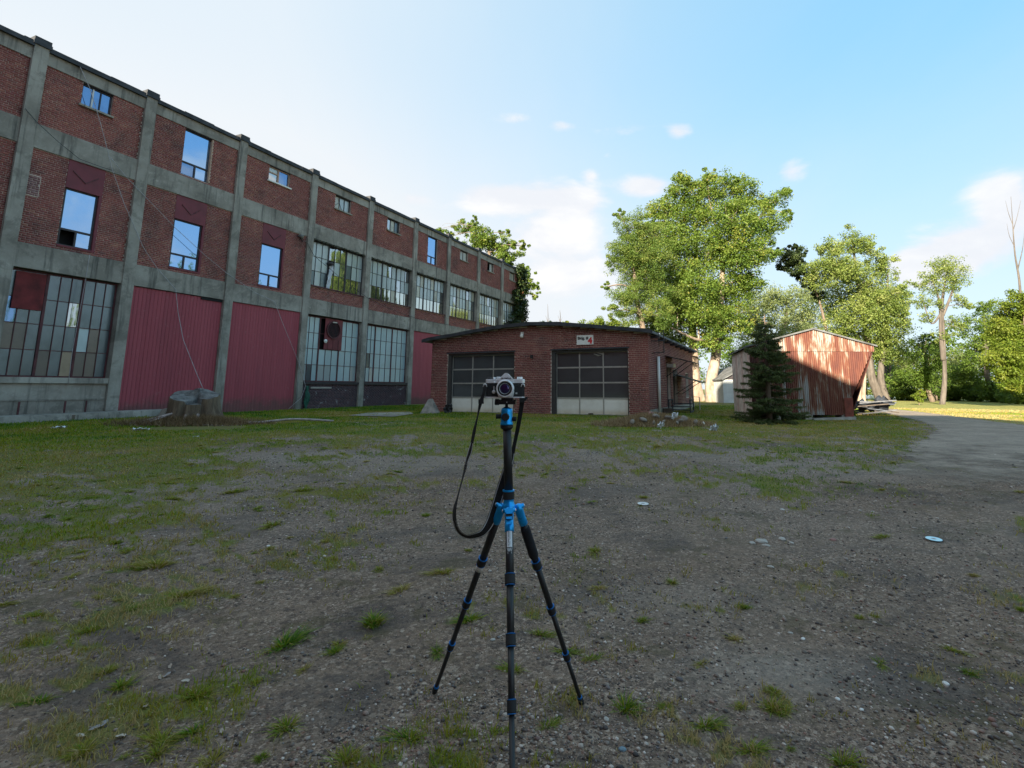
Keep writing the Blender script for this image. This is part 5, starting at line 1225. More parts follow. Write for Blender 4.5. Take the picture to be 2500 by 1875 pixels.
def tree(name, label, trunks, lobes, Y, leafmat, barkmat, leaf=.2, n_per=60, kcl=26, cat='tree', seed=1, group=None, rcl=.42, fill=.12, limb=True, limb_r=.09, drop=.0, twigs=True):
    rs = np.random.RandomState(seed)
    P0 = Vector(trunks[0][0][0]) if not hasattr(trunks[0][0][0], 'x') else trunks[0][0][0]
    root = thing(name, label, cat, (P0.x, P0.y, P0.z), 0, group); O = np.array(P0)
    mt = MB(); pts_all = []
    for path in trunks:
        ps = spline([(*Vector(p), r) for p, r in path], 6); mt.tube([Vector(q[:3])-P0 for q in ps], [q[3] for q in ps], 9); pts_all += [(Vector(q[:3]), q[3]) for q in ps[len(ps)//4:]]
    mt.build('trunk', barkmat, root, True)
    CC, RR, TT = [], [], []; mb = MB()
    for (px, py, rx, ry, *ex) in lobes:
        dy = ex[0] if ex else rs.uniform(-.8, .8)*rx/FPX*Y; yy = Y+dy
        c = np.array(at(px, py, yy)); sx, sz = rx/FPX*yy, ry/FPX*yy; sy = (sx+sz)*.5
        nc = max(7, int(2.0*kcl*(rx*ry)/2500.0)) if len(ex) < 2 else ex[1]
        d = rs.normal(0, 1, (nc, 3)); d /= np.linalg.norm(d, axis=1)[:, None]; d *= (fill+(1-fill)*rs.rand(nc, 1)**.5)
        cl = c+d*[sx, sy, sz]*.95
        if len(ex) < 2:                                               # sprays that stand out of the outline
            k_ = max(2, nc//6); d2 = rs.normal(0, 1, (k_, 3)); d2[:, 2] = np.abs(d2[:, 2])*.9-.2; d2 /= np.linalg.norm(d2, axis=1)[:, None]; cl = np.concatenate([cl, c+d2*[sx, sy, sz]*rs.uniform(1.0, 1.28, (k_, 1))]); d = np.concatenate([d, d2]); nc = len(cl)
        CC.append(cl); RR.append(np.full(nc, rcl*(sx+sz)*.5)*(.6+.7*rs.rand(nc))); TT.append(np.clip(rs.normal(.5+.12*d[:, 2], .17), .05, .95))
        if limb:
            cv = Vector(c); q = min(pts_all, key=lambda w: (w[0]-cv).length+max(0, (w[0].z-cv.z))*1.2); a = q[0]; b = cv
            mid = a.lerp(b, .5)+Vector((0, 0, .12*(b-a).length)); lp_ = spline([tuple(a), tuple(mid), tuple(b)], 4); r0 = min(limb_r*(.6+.25*(b-a).length**.5), q[1]*.8)
            mb.tube([Vector(w)-P0 for w in lp_], list(np.linspace(r0, r0*.35, len(lp_))), 6, caps=False)
            if twigs:
                for e in cl[::4]:
                    w = lp_[rs.randint(len(lp_)//2, len(lp_))]; e = Vector(e); w = Vector(w); md = w.lerp(e, .55)+Vector(rs.normal(0, .08*(e-w).length, 3))
                    mb.tube([w-P0, md-P0, e-P0], [r0*.35, r0*.25, r0*.08], 4, caps=False)
    if limb and mb.v: mb.build('branches', barkmat, root, True)
    C, R, T = np.concatenate(CC), np.concatenate(RR), np.concatenate(TT)
    V, F, A = leaves_at(C, R, max(12, int(n_per*LEAFN)), leaf*LEAFS, rs, T); n_per = n_per; link('crown', np_mesh('crown', V-O, F, leafmat, {'rnd': A}), root)
    return root
def up(px, py, Y): return at(px, py, Y)
def base(px, py): return gnd(px, py)
# white barked sycamore with two trunks
tree('sycamore_tree', 'huge sunlit sycamore with two pale trunks behind the garage',
     [[(Vector((12.1, 41.6, .25)), .55), (up(1737, 930, 41.8), .46), (up(1748, 870, 42), .40), (up(1753, 800, 42), .36), (up(1762, 700, 42), .25), (up(1764, 620, 42), .18), (up(1745, 540, 42), .10), (up(1730, 480, 42), .04)],
      [(Vector((11.75, 44.2, .25)), .55), (up(1698, 930, 44), .46), (up(1694, 860, 44), .38), (up(1690, 790, 44), .34), (up(1686, 700, 44), .24), (up(1700, 600, 44), .16), (up(1690, 520, 43), .05)],
      [(up(1764, 650, 42), .15), (up(1795, 620, 42), .13), (up(1830, 560, 42), .09), (up(1880, 500, 42), .04)], [(up(1752, 855, 42), .2), (up(1720, 835, 41), .16), (up(1690, 825, 40), .10), (up(1640, 800, 39), .05)]],
     [(1662, 470, 40, 42), (1668, 440, 22, 20), (1735, 460, 48, 42), (1728, 432, 22, 16), (1800, 475, 45, 42), (1806, 440, 16, 16), (1880, 488, 48, 26), (1922, 470, 16, 12), (1925, 525, 20, 14), (1700, 530, 62, 52), (1790, 545, 66, 52), (1862, 550, 48, 44), (1620, 520, 44, 38), (1590, 545, 22, 25),
      (1640, 590, 62, 52), (1730, 620, 70, 58), (1812, 625, 60, 55), (1868, 620, 34, 36), (1690, 700, 72, 55), (1780, 715, 62, 55), (1640, 680, 50, 50), (1705, 775, 66, 42), (1775, 785, 56, 42), (1738, 832, 50, 26, -1.5), (1600, 800, 40, 30, -2), (1650, 820, 40, 40), (1830, 690, 36, 36), (1655, 750, 60, 50)],
     42, LF_SYC, BK_WHITE, leaf=.30, n_per=54, kcl=30, seed=3, rcl=.40, limb_r=.085)
tree('locust_tree', 'feathery green tree leaning over the garage roof left of the sycamore', [[(Vector((5.8, 37.5, .25)), .3), (up(1572, 830, 37), .24), (up(1556, 740, 37), .18), (up(1545, 640, 37), .1), (up(1530, 560, 37), .04)]],
     [(1545, 555, 42, 36), (1510, 522, 14, 14), (1530, 610, 52, 46), (1497, 640, 16, 26), (1560, 660, 64, 52), (1535, 725, 48, 40), (1585, 590, 50, 50), (1600, 715, 55, 52), (1482, 700, 12, 10), (1500, 760, 28, 18), (1560, 775, 50, 26), (1590, 640, 50, 60), (1610, 770, 40, 40)],
     37, LF_LOC, BK_BROWN, leaf=.17, n_per=105, kcl=28, seed=5, rcl=.40)
tree('shaded_clump', 'shaded sycamore foliage built as a small dark tree over the shed roof', [[(Vector((25.2, 48.5, .25)), .22), (up(2022, 860, 48), .17), (up(2014, 790, 48), .13), (up(1988, 705, 48), .08), (up(1940, 650, 48), .03)]],
     [(1938, 640, 32, 34), (1915, 618, 20, 18), (1960, 672, 28, 22), (1935, 602, 14, 12), (1985, 702, 18, 12), (1908, 655, 16, 14), (1950, 620, 20, 18), (2000, 725, 18, 14), (1970, 690, 18, 14)], 48, LF_DARK, BK_BROWN, leaf=.32, n_per=60, kcl=46, seed=7, rcl=.32)  # sycamore limb in shade; its shade is put into the dark leaf colour
tree('cottonwood_tree', 'tall broad cottonwood with grey forked trunk right of the shed', [[(Vector((28.3, 46, .25)), .40), (up(2128, 920, 46), .34), (up(2120, 850, 46), .27), (up(2105, 760, 46), .2), (up(2090, 660, 46), .14), (up(2082, 590, 46), .05)], [(Vector((29.0, 46.3, .25)), .34), (up(2150, 920, 46), .28), (up(2160, 830, 46), .2), (up(2165, 740, 46), .12), (up(2168, 660, 46), .05)]],
     [(2032, 605, 36, 32), (2082, 592, 28, 36), (2125, 612, 32, 34), (2162, 660, 34, 34), (2062, 660, 62, 48), (2118, 700, 52, 50), (2004, 672, 40, 42), (2178, 735, 36, 42), (2044, 740, 62, 48), (2105, 780, 56, 48), (2165, 800, 46, 50), (2205, 715, 20, 25), (2200, 770, 24, 34), (2128, 850, 46, 42), (2060, 815, 52, 38), (2180, 860, 34, 40), (2150, 740, 50, 50)],
     46, LF_COT, BK_GREY, leaf=.30, n_per=50, kcl=28, seed=9, rcl=.40)
tree('pale_willow', 'pale grey green trees rising behind the rusty shed', [[(Vector((30, 68, .2)), .5), (up(1900, 860, 68), .4), (up(1920, 780, 68), .2), (up(1920, 740, 68), .05)]],
     [(1862, 735, 48, 40), (1920, 745, 62, 46), (1965, 790, 58, 50), (1832, 790, 50, 50), (1900, 815, 70, 46), (1985, 715, 36, 40), (1990, 850, 50, 50), (1850, 870, 60, 50), (1930, 880, 60, 50)], 68, LF_PALE, BK_GREY, leaf=.42, n_per=46, kcl=26, seed=11, rcl=.40)
tree('slender_tree', 'tall slender tree with bare straight trunk and thin crown on the lawn', [[(Vector((25.75, 35.2, .25)), .18), (up(2306, 930, 35.2), .145), (up(2305, 860, 35.2), .11), (up(2303, 800, 35.2), .085), (up(2300, 740, 35.2), .10), (up(2312, 660, 35.2), .03)],
     [(up(2303, 880, 35.2), .15), (up(2297, 820, 35.2), .12), (up(2294, 740, 35.2), .08), (up(2275, 680, 35.2), .03)], [(up(2302, 770, 35.2), .1), (up(2322, 720, 35.2), .07), (up(2335, 670, 35.2), .03)], [(up(2300, 760, 35.2), .08), (up(2275, 790, 35.2), .05), (up(2255, 740, 35.2), .03)]],
     [(2300, 645, 38, 20), (2318, 665, 42, 22), (2340, 690, 26, 22), (2268, 678, 30, 18), (2296, 700, 42, 24), (2345, 735, 18, 22), (2252, 735, 26, 18), (2328, 785, 22, 18), (2262, 778, 20, 18), (2362, 750, 12, 10), (2240, 695, 14, 12), (2318, 820, 18, 14), (2345, 800, 10, 14), (2285, 740, 20, 14), (2290, 830, 14, 20)],
     35.2, LF_COT, BK_GREY, leaf=.20, n_per=20, kcl=52, seed=13, rcl=.5, limb_r=.035)
tree('lawn_tree', 'rounded yellowish green tree at the edge of the lawn left of the slender trunk', [[(Vector((30.0, 42, .25)), .20), (up(2258, 920, 42), .17), (up(2258, 860, 42), .08)]], [(2250, 845, 34, 30), (2268, 885, 40, 36), (2240, 910, 40, 40), (2275, 835, 22, 22), (2262, 935, 40, 30)], 42, LF_MID, BK_BROWN, leaf=.24, n_per=60, kcl=30, seed=15)
tree('woodland_tree', 'upright green tree with pale trunk between the slender tree and the bright willow', [[(Vector((35.0, 41.5, .25)), .24), (up(2411, 920, 41.5), .2), (up(2408, 850, 41.5), .13), (up(2402, 760, 41.5), .04)]],
     [(2400, 755, 30, 22), (2388, 805, 38, 34), (2420, 840, 42, 40), (2386, 880, 42, 36), (2440, 790, 34, 34), (2440, 860, 36, 40), (2375, 845, 26, 26)], 41.5, LF_MID, BK_GREY, leaf=.24, n_per=54, kcl=28, seed=17)
tree('bright_willow', 'full bright yellow green tree at the right edge of the lawn', [[(Vector((28.6, 31, .25)), .3), (up(2510, 900, 31), .22), (up(2500, 800, 31), .06)]],
     [(2500, 735, 40, 30), (2472, 765, 40, 34), (2450, 815, 44, 42), (2500, 810, 55, 50), (2460, 880, 48, 44), (2515, 890, 60, 55), (2450, 930, 34, 24), (2505, 945, 44, 20), (2560, 780, 60, 60), (2570, 870, 60, 60)], 31, LF_BRI, BK_BROWN, leaf=.22, n_per=64, kcl=30, seed=19)
tree('rooftop_tree', 'sunlit tree rising behind the far end of the factory roof', [[(Vector((-8.5, 60, .25)), .45), (up(1195, 760, 60), .35), (up(1200, 660, 60), .25), (up(1190, 600, 60), .1), (up(1180, 560, 60), .05)]],
     [(1072, 560, 16, 14), (1100, 578, 20, 14), (1140, 558, 30, 24), (1160, 540, 14, 12), (1182, 585, 40, 34), (1215, 600, 36, 28), (1232, 570, 16, 14), (1262, 598, 20, 14), (1240, 620, 34, 22), (1208, 645, 40, 26), (1280, 600, 14, 10), (1288, 668, 22, 16), (1302, 698, 22, 18), (1270, 655, 16, 12), (1308, 720, 12, 12), (1180, 650, 40, 30), (1240, 650, 20, 20), (1270, 700, 24, 24)],
     60, LF_SYC, BK_BROWN, leaf=.40, n_per=40, kcl=44, seed=23, rcl=.34)
for k, (px, py, rx) in enumerate(((1352, 798, 26), (1395, 797, 26), (1437, 795, 26), (1472, 788, 22), (1500, 786, 26))):
    tree('low_tree', ['leftmost low sunlit treetop peeping over the garage roof', 'second low treetop from the left over the garage roof', 'middle low treetop over the garage roof', 'fourth low treetop over the garage roof', 'low treetop touching the feathery locust over the garage roof'][k],
         [[(Vector((at(px, 900, 58).x, 58, .2)), .2), (up(px, 850, 58), .15), (up(px, py, 58), .05)]], [(px, py, rx, 15), (px+8, py+25, rx+6, 22)], 58, LF_BRI, BK_BROWN, leaf=.34, n_per=40, kcl=46, seed=30+k, group='low trees beyond the garage')
# bare trees
def bare(name, label, path, forks, mat, n=6):
    P0 = Vector(path[0][0]); r = thing(name, label, 'bare tree', tuple(P0)); m = MB(); ps = spline([(*Vector(p), q) for p, q in path], 6); m.tube([Vector(w[:3])-P0 for w in ps], [w[3] for w in ps], n); m.build('trunk', mat, r, True)
    m = MB()
    for f in forks: ps = spline([(*Vector(p), q) for p, q in f], 4); m.tube([Vector(w[:3])-P0 for w in ps], [w[3] for w in ps], 5, caps=False)
    m.build('branches', mat, r, True)
bare('bare_tree', 'tall leafless dead tree standing above the bright willow at far right', [(Vector((40, 44, .2)), .3), (up(2496, 850, 44), 0.156), (up(2490, 700, 44), 0.102), (up(2478, 620, 44), 0.066), (up(2472, 540, 44), 0.030), (up(2468, 480, 44), 0.012)],
     [[(up(2474, 560, 44), 0.030), (up(2483, 530, 44), 0.018), (up(2492, 490, 44), 0.007)], [(up(2473, 550, 44), 0.024), (up(2462, 520, 44), 0.018), (up(2455, 490, 44), 0.006)], [(up(2484, 660, 44), 0.054), (up(2496, 610, 44), 0.030), (up(2502, 560, 44), 0.012)], [(up(2476, 600, 44), 0.030), (up(2464, 575, 44), 0.018), (up(2458, 545, 44), 0.006)]], BK_GREY)
for px, top, lab in ((1337, 742, 'left one of two thin bare saplings over the garage roof'), (1367, 757, 'right one of two thin bare saplings over the garage roof')):
    bare('bare_sapling', lab, [(Vector((at(px, 900, 50).x, 50, .2)), .06), (up(px, 810, 50), .045), (up(px+1, 775, 50), .03), (up(px, top, 50), .012)], [[(up(px, 790, 50), .02), (up(px+6, 775, 50), .008)], [(up(px, 785, 50), .02), (up(px-5, 770, 50), .008)]], BK_GREY)
# thicket under the trees
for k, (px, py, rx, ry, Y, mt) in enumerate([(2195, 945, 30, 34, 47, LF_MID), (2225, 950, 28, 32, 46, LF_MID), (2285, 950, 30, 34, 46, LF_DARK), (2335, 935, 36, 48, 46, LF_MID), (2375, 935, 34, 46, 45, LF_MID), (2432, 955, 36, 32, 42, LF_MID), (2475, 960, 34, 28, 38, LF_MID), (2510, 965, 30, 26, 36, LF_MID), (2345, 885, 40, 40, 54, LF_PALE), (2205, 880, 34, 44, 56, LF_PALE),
                                            (1640, 930, 26, 50, 50, LF_BRI), (1780, 930, 40, 46, 56, LF_MID), (1660, 880, 40, 40, 52, LF_MID), (1820, 880, 40, 50, 52, LF_MID), (2090, 930, 30, 40, 52, LF_BRI), (2170, 920, 26, 40, 52, LF_MID)]):
    L = ['dense green bush beside the forked cottonwood trunk', 'low green bush left of the lawn tree trunk', 'dark bush just left of the slender trunk', 'tall green bush just right of the slender trunk', 'green bush right of the tall green bush', 'green bush under the woodland tree', 'green bush under the bright willow', 'green bush at the far right edge under the willow', 'pale far shrub between slender tree and woodland tree', 'pale tall shrub behind the cottonwood',
         'bright shrub left of the sycamore trunks', 'green shrub between sycamore and pale outbuilding', 'green shrub behind the left sycamore trunk', 'green shrub above the pale outbuilding', 'bright shrub in the gap right of the shed', 'green shrub behind the cottonwood trunks'][k]
    tree('bush', L, [[(Vector((at(px, py, Y).x, Y, .2)), .1), (up(px, py+10, Y), .06), (up(px, py-10, Y), .02)]], [(px, py, rx, ry), (px+rx*.3, py+ry*.5, rx*.9, ry*.6), (px-rx*.4, py+ry*.5, rx*.8, ry*.6)], Y, mt, BK_BROWN, leaf=.30, n_per=44, kcl=34, cat='bush', seed=50+k, group='bushes under the tree line', twigs=False)
tree('sapling', 'small bright yellow green sapling at the lawn edge', [[(base(2244, 989), .03), (up(2244, 975, base(2244, 989).y), .02), (up(2246, 958, base(2244, 989).y), .01)]], [(2244, 970, 13, 12, 0), (2250, 957, 7, 7, 0)], base(2244, 989).y, LF_BRI, BK_BROWN, leaf=.16, n_per=30, kcl=160, cat='sapling', seed=71)
for (px, lab) in ((2162, 'left one of two thin pale trunks beside the water'), (2172, 'right one of two thin pale trunks beside the water')):
    bare('slim_tree', lab, [(Vector((at(px, 980, 50).x, 50, .2)), .13), (up(px, 930, 50), .12), (up(px+2, 860, 50), .09), (up(px+1, 800, 50), .05)], [[(up(px, 900, 50), .05), (up(px+10, 870, 50), .03)]], BK_GREY)
for (px, Y, lab) in ((2098, 43, 'left pale trunk in the gap right of the shed'), (2108, 44, 'right pale trunk in the gap right of the shed')):
    bare('pale_tree', lab, [(Vector((at(px, 985, Y).x, Y, .2)), .20), (up(px+1, 955, Y), .16), (up(px+4, 915, Y), .11), (up(px+4, 880, Y), .04)], [[(up(px+3, 925, Y), .07), (up(px-8, 895, Y), .03)]], BK_WHITE)
# far wood, one mass
rs = np.random.RandomState(77); WL = [(-60, 95), (-25, 92), (5, 88), (25, 92), (45, 88), (60, 72), (72, 52), (80, 28), (82, 0), (78, -30)]
C = []; 
for p, q in zip(WL, WL[1:]):
    L = math.hypot(q[0]-p[0], q[1]-p[1]); n = int(L/2.6)
    for k in range(n):
        t = (k+rs.rand())/n; x, y = p[0]+(q[0]-p[0])*t+rs.normal(0, 2.5), p[1]+(q[1]-p[1])*t+rs.normal(0, 2.5); H = rs.uniform(6, 9.5) if x < 12 else rs.uniform(6.5, 11)*(2.35 if y < x*1.05-18 else 1)
        for j in range(int(12+H*.6)):
            u = rs.rand(); z = .6+H*u; w = 2.3*(1-abs(u-.45)*1.1); C.append((x+rs.normal(0, w*.55), y+rs.normal(0, w*.55), z))
C = np.array(C); V, F, A = leaves_at(C, np.full(len(C), 1.35), 34, .48, rs, np.clip(rs.normal(.5, .2, len(C)), 0, 1))
o = link('forest', np_mesh('forest', V, F, LF_MID, {'rnd': A})); o['kind'] = 'stuff'; o['label'] = 'far wood closing the lawn behind the single trees'; o['category'] = 'wood'
# ivy on the far corner of the factory
rs = np.random.RandomState(8); iv = thing('ivy', 'dark ivy climbing the far corner of the factory up to the roof', 'ivy', F_ORI, F_ROT); C = []
for k in range(330):
    z = rs.uniform(.4, 13.5); wd = .9+.9*abs(math.sin(z*.8))+(1.3 if z < 8.6 else .2)*rs.rand(); C.append((45.75-rs.rand()**1.5*wd*1.25, rs.uniform(-.28, .05), z))
for k in range(160): C.append((45.7+abs(rs.normal(0, .25)), rs.uniform(-.2, 1.8), rs.uniform(.4, 13.4)))
C = np.array(C); V, F, A = leaves_at(C, np.full(len(C), .42), 42, .20, rs, np.clip(rs.normal(.45, .2, len(C)), 0, 1)); link('leaves', np_mesh('ivy_leaves', V, F, LF_IVY, {'rnd': A}), iv)
m = MB()
for k in range(7): s0 = 44.6+.16*k; m.tube([(s0+.1*math.sin(z+k), -.03, z) for z in np.linspace(.3, 12.6, 14)], .02, 5)
m.build('stems', BK_BROWN, iv)
# spruce before the shed
def spruce():
    rs = np.random.RandomState(15); b = gnd(1877, 1031); Y = b.y-.25; bp = Vector((at(1877, 1000, Y).x, Y, .28)); r = thing('spruce_tree', 'dark ragged spruce standing before the rusty shed', 'tree', tuple(bp))
    top = at(1866, 768, Y); H = top.z-bp.z; tip = top-bp
    MB().tube([(0, 0, 0), tip*.5, tip], [.11, .065, .01], 8).build('trunk', BK_BROWN, r, True)
    m = MB(); VV, FF, TT = [], [], []; off = 0
    for k in range(190):
        u = rs.rand()**1.25*.96+.02; z = H*u; L = (1.10*(1-u)**.72+.06)*rs.uniform(.5, 1.22); a = rs.rand()*2*PI
        st = tip*u; n = 9; P = [st+Vector((math.cos(a)*L*t, math.sin(a)*L*t, -L*.32*t+.30*L*t*t*(1.2 if u > .5 else .8))) for t in np.linspace(0, 1, n)]
        m.tube(P, list(np.linspace(.018, .004, n)), 4, caps=False)
        dirv = (P[-1]-P[0]).normalized(); side = dirv.cross(Vector((0, 0, 1))).normalized()
        nt = int(L*62)+6
        for q in range(nt):                                            # twigs, each a brush of needles
            t = rs.uniform(.12, 1.0); i = min(int(t*(n-1)), n-2); p = P[i].lerp(P[i+1], t*(n-1)-i); sgn = rs.choice([-1, 1]); tl = (.26*(1.05-t)+.07)*rs.uniform(.6, 1.2)
            td = (dirv*.6+side*sgn*rs.uniform(.4, .9)+Vector((0, 0, rs.uniform(-.6, .05)))).normalized(); nn = 15
            f = rs.rand(nn)[:, None]; B = np.array(p)+np.array(td)*tl*f; d = rs.normal(0, 1, (nn, 3))+np.array(td)*1.1; d /= np.linalg.norm(d, axis=1)[:, None]; w = np.cross(d, rs.normal(0, 1, (nn, 3))); w /= np.linalg.norm(w, axis=1)[:, None]+1e-6
            V = np.stack([B-w*.007, B+w*.007, B+d*.055], 1).reshape(-1, 3); VV.append(V); FF.append(np.arange(nn)[:, None]*3+[0, 1, 2]+off); off += nn*3; TT.append(np.repeat(np.clip(rs.normal(.4+.25*t, .15, nn), 0, 1), 3))
    m.build('branches', BK_BROWN, r)
    mt = leaf_mat('spruce_needles', [(0, (0.027, 0.049, 0.014)), (.5, (0.063, 0.099, 0.028)), (1, (0.165, 0.203, 0.067))], .1)
    link('crown', np_mesh('crown', np.concatenate(VV), np.concatenate(FF), mt, {'rnd': np.concatenate(TT)}), r)
spruce()

# ------------------------------------------------------------------ tripod and film camera
YT = 2.1; U = YT/FPX
def T(px, py, dy=0.0): return at(px, py, YT+dy)
def metal(name, col, rough=.3, met=.9):
    m, t, b = new_mat(name); b.inputs['Base Color'].default_value = (*col, 1); b.inputs['Roughness'].default_value = rough; b.inputs['Metallic'].default_value = met
    co = t.node('ShaderNodeTexCoord').outputs['Object']; n = t.noise(co, 60, 3)
    t.l.new(t.math('ADD', t.math('MULTIPLY', n, .15), rough-.07), b.inputs['Roughness']); return m
RINGB = metal('dark_blue_anodised', (.008, .12, .36), .35, .6); BLUE = metal('blue_anodised', (.012, .36, .85), .30, .6); CHROME = metal('satin_chrome', (.86, .87, .88), .42, .35); BLK = metal('black_anodised', (.018, .018, .019), .38, .3)
CARBON = metal('black_tube', (.014, .014, .015), .48, .0); RUBBER = simple('black_rubber', (.012, .012, .013), .75, var=.2); FOAM = simple('black_foam', (.010, .010, .013), .95, var=.2, scale=30)
LEATHER = simple('black_leatherette', (.012, .012, .013), .6, var=.3, scale=200, bump=.5, bscale=420); STRAPM = simple('black_webbing', (.011, .011, .012), .85, var=.3, scale=100, bump=.3, bscale=300); WHITEL = simple('white_stitch', (.55, .55, .55), .7); STICK = simple('pale_sticker', (.66, .67, .68), .4, var=.05)
tp = T(1242, 1230); tripod = thing('tripod', 'black tripod with bright blue metal joints standing in the gravel foreground', 'tripod', (tp.x, tp.y, 0))
def kid(o, parent=tripod, root=tripod):
    o.parent = parent
    if parent is root: o.matrix_parent_inverse = Matrix.Translation(-Vector(root.location))
    return o
def seg(m, a, b, r0, r1=None, n=16, mi=0): m.tube([a, b], [r0, r1 or r0], n, mi); return m
# centre column and collar
kid(seg(MB(), T(1237.5, 1036), T(1242, 1200), .0165, .0175, 20).build('centre_column', CARBON, None, True))
cb, ct = T(1242, 1218), T(1241.6, 1199)
col_ = kid(seg(MB(), cb, ct, .0225, .0225, 22).build('column_collar', RUBBER, None, False)); kid(MB().rings(T(1241.6, 1199.5), (0, 0, 1), [(.0215, 0), (.0235, .001), (.0235, .006), (.018, .007)], 22).build('collar_ring', BLUE), col_)
spd = MB(); spd.rings(T(1242, 1240), (0, 0, 1), [(.018, -.012), (.026, -.008), (.026, .012), (.021, .018), (.0195, .036), (.0215, .040)], 24)
spider = kid(spd.build('spider', BLUE, None, True))
# ball head
bh = T(1237, 1040); ax = (0, 0, 1)
kid(MB().rings(T(1237, 1043), ax, [(.020, -.008), (.0255, 0), (.0255, .008)], 24).build('panning_base', BLK))
head = kid(MB().rings(T(1237, 1037), ax, [(.0255, 0), (.0262, .004), (.0245, .010), (.0232, .013), (.0232, .050), (.0225, .060), (.019, .0665), (.012, .067)], 32).build('ball_head', BLUE, None, True))
kid(MB().rings(T(1236.5, 999), ax, [(.016, -.004), (.014, .006), (.006, .010), (.006, .024)], 18).build('ball', BLK, None, True), head)
def knob(c, ax, r, L, mat=RUBBER, parent=None, st=.0, name='knob'):
    m = MB(); n = 20; o, A = Vector(c), Vector(ax).normalized(); u = A.orthogonal().normalized(); w = A.cross(u); prof = [(.4, -st), (.4, 0), (.92, 0), (1, .12*L), (1, .88*L), (.9, L), (.3, L)]
    for (f, h) in prof:
        for j in range(n): a = 2*PI*j/n; rr = r*f*(1-.07*(j % 2)*(f > .8)); m.v.append(tuple(o+A*h+(u*math.cos(a)+w*math.sin(a))*rr))
    for i in range(len(prof)-1):
        for j in range(n): m.f.append((i*n+j, i*n+(j+1) % n, (i+1)*n+(j+1) % n, (i+1)*n+j)); m.m.append(0)
    m.f.append(tuple((len(prof)-1)*n+j for j in range(n))); m.m.append(0)
    return kid(m.build(name, mat), parent or tripod)
knob(T(1235, 1018, -.024), (-.1, -1, 0), .0155, .016, RUBBER, head, .01); knob(T(1223, 1016.5), (-1, -.1, 0), .0095, .020, RUBBER, head, .012); knob(T(1251, 1023), (1, -.1, 0), .0095, .016, RUBBER, head, .012)
# quick release clamp
cl = MB(); p = T(1239, 981.5); cl.box(p.x-.034, p.x+.034, p.y-.026, p.y+.026, p.z-.009, p.z+.004).box(p.x-.036, p.x-.026, p.y-.027, p.y+.027, p.z+.004, p.z+.010).box(p.x+.026, p.x+.036, p.y-.027, p.y+.027, p.z+.004, p.z+.010)
clamp = kid(cl.build('clamp', BLK)); knob(T(1219, 981.5), (-1, 0, 0), .0125, .018, RUBBER, clamp, .016)
kid(MB().box(p.x-.023, p.x+.023, p.y-.022, p.y+.022, p.z+.0045, p.z+.0165).build('release_plate', BLK), clamp); kid(MB().rings((p.x, p.y-.0262, p.z), (0, -1, 0), [(.0026, 0), (.002, .001)], 12).build('index_dot', WHITEL), clamp)
# legs
def leg(hinge, foot, locks, style):
    hinge, foot = Vector(hinge), Vector(foot); d = (foot-hinge); L = d.length; A = d.normalized(); at_ = lambda t: hinge+d*t
    m = MB(); rr = [.0145, .0125, .0105, .0088]; tt = [0]+locks+[1]
    for k in range(4): seg(m, at_(tt[k] if k else .06), at_(min(tt[k+1]+.01, .985)), rr[k], rr[k], 16)
    lg = kid(m.build('leg', CARBON, None, True))
    kid(MB().rings(hinge, A, [(.006, -.012), (.016, -.006), (.0175, .01), (.0165, .05), (.0175, .055), (.0175, .078), (.015, .080)], 18).build('leg_joint', BLUE, None, True), lg)
    side = A.cross(Vector((0, -1, .2))).normalized()
    kid(seg(MB(), hinge-side*.024, hinge+side*.024, .0085, .0085, 14).build('hinge', BLUE, None, True), lg)
    kid(MB().rings(hinge+side*.0245, side, [(.005, 0), (.005, .002), (.001, .003)], 10).build('bolt', CHROME), lg); kid(MB().rings(hinge-side*.0245, -side, [(.005, 0), (.005, .002), (.001, .003)], 10).build('bolt', CHROME), lg)
    for k, t in enumerate(locks):
        R = rr[k]+.0042; lk = kid(MB().rings(at_(t), A, [(R*.85, -.019), (R, -.016), (R*1.02, .012), (R*.9, .016)], 20).build('leg_lock', RUBBER), lg)
        kid(MB().rings(at_(t), A, [(R*.9, -.0205), (R*1.02, -.0200), (R*1.02, -.0180), (R*.9, -.0172)], 20).build('lock_ring', RINGB, None, True), lg); kid(MB().rings(at_(t), A, [(R*.9, .0150), (R*.99, .0156), (R*.99, .0174), (R*.85, .018)], 20).build('lock_ring', RINGB, None, True), lg)
    kid(MB().rings(at_(1), A, [(.0095, -.040), (.0125, -.034), (.0125, -.012), (.009, .002)], 16).build('foot', RUBBER, None, True), lg); kid(MB().rings(at_(1), A, [(.0095, -.046), (.0118, -.044), (.0118, -.038), (.0095, -.036)], 16).build('lock_ring', RINGB, None, True), lg)
    if style == 'foam': kid(MB().tube([at_(.09), at_(.1), at_(locks[0]-.045), at_(locks[0]-.035)], [.0165, .0195, .0195, .016], 18).build('foam_grip', FOAM, None, True), lg)
    if style == 'band': kid(seg(MB(), at_(.275), at_(.305), .0152, .0152, 18).build('silver_band', CHROME, None, True), lg)
    return lg, at_, A
hs = T(1242, 1238)
fl, fr = gnd(1060, 1691), gnd(1421, 1719)
hingeL, hingeR, hingeF = T(1225, 1237, .01), T(1265, 1238, .01), T(1243, 1246, -.035)
def locks_for(h, f, pys):
    out = []
    for py in pys:
        lo, hi = 0, 1
        for _ in range(40):
            m_ = (lo+hi)/2; q = h.lerp(f, m_)
            if project(q.x, q.y, q.z)[1] < py: lo = m_
            else: hi = m_
        out.append((lo+hi)/2)
    return out
leg(hingeL, fl, locks_for(hingeL, fl, (1371, 1473, 1577)), 'band'); leg(hingeR, fr, locks_for(hingeR, fr, (1378, 1489, 1602)), 'foam')
ffx = None
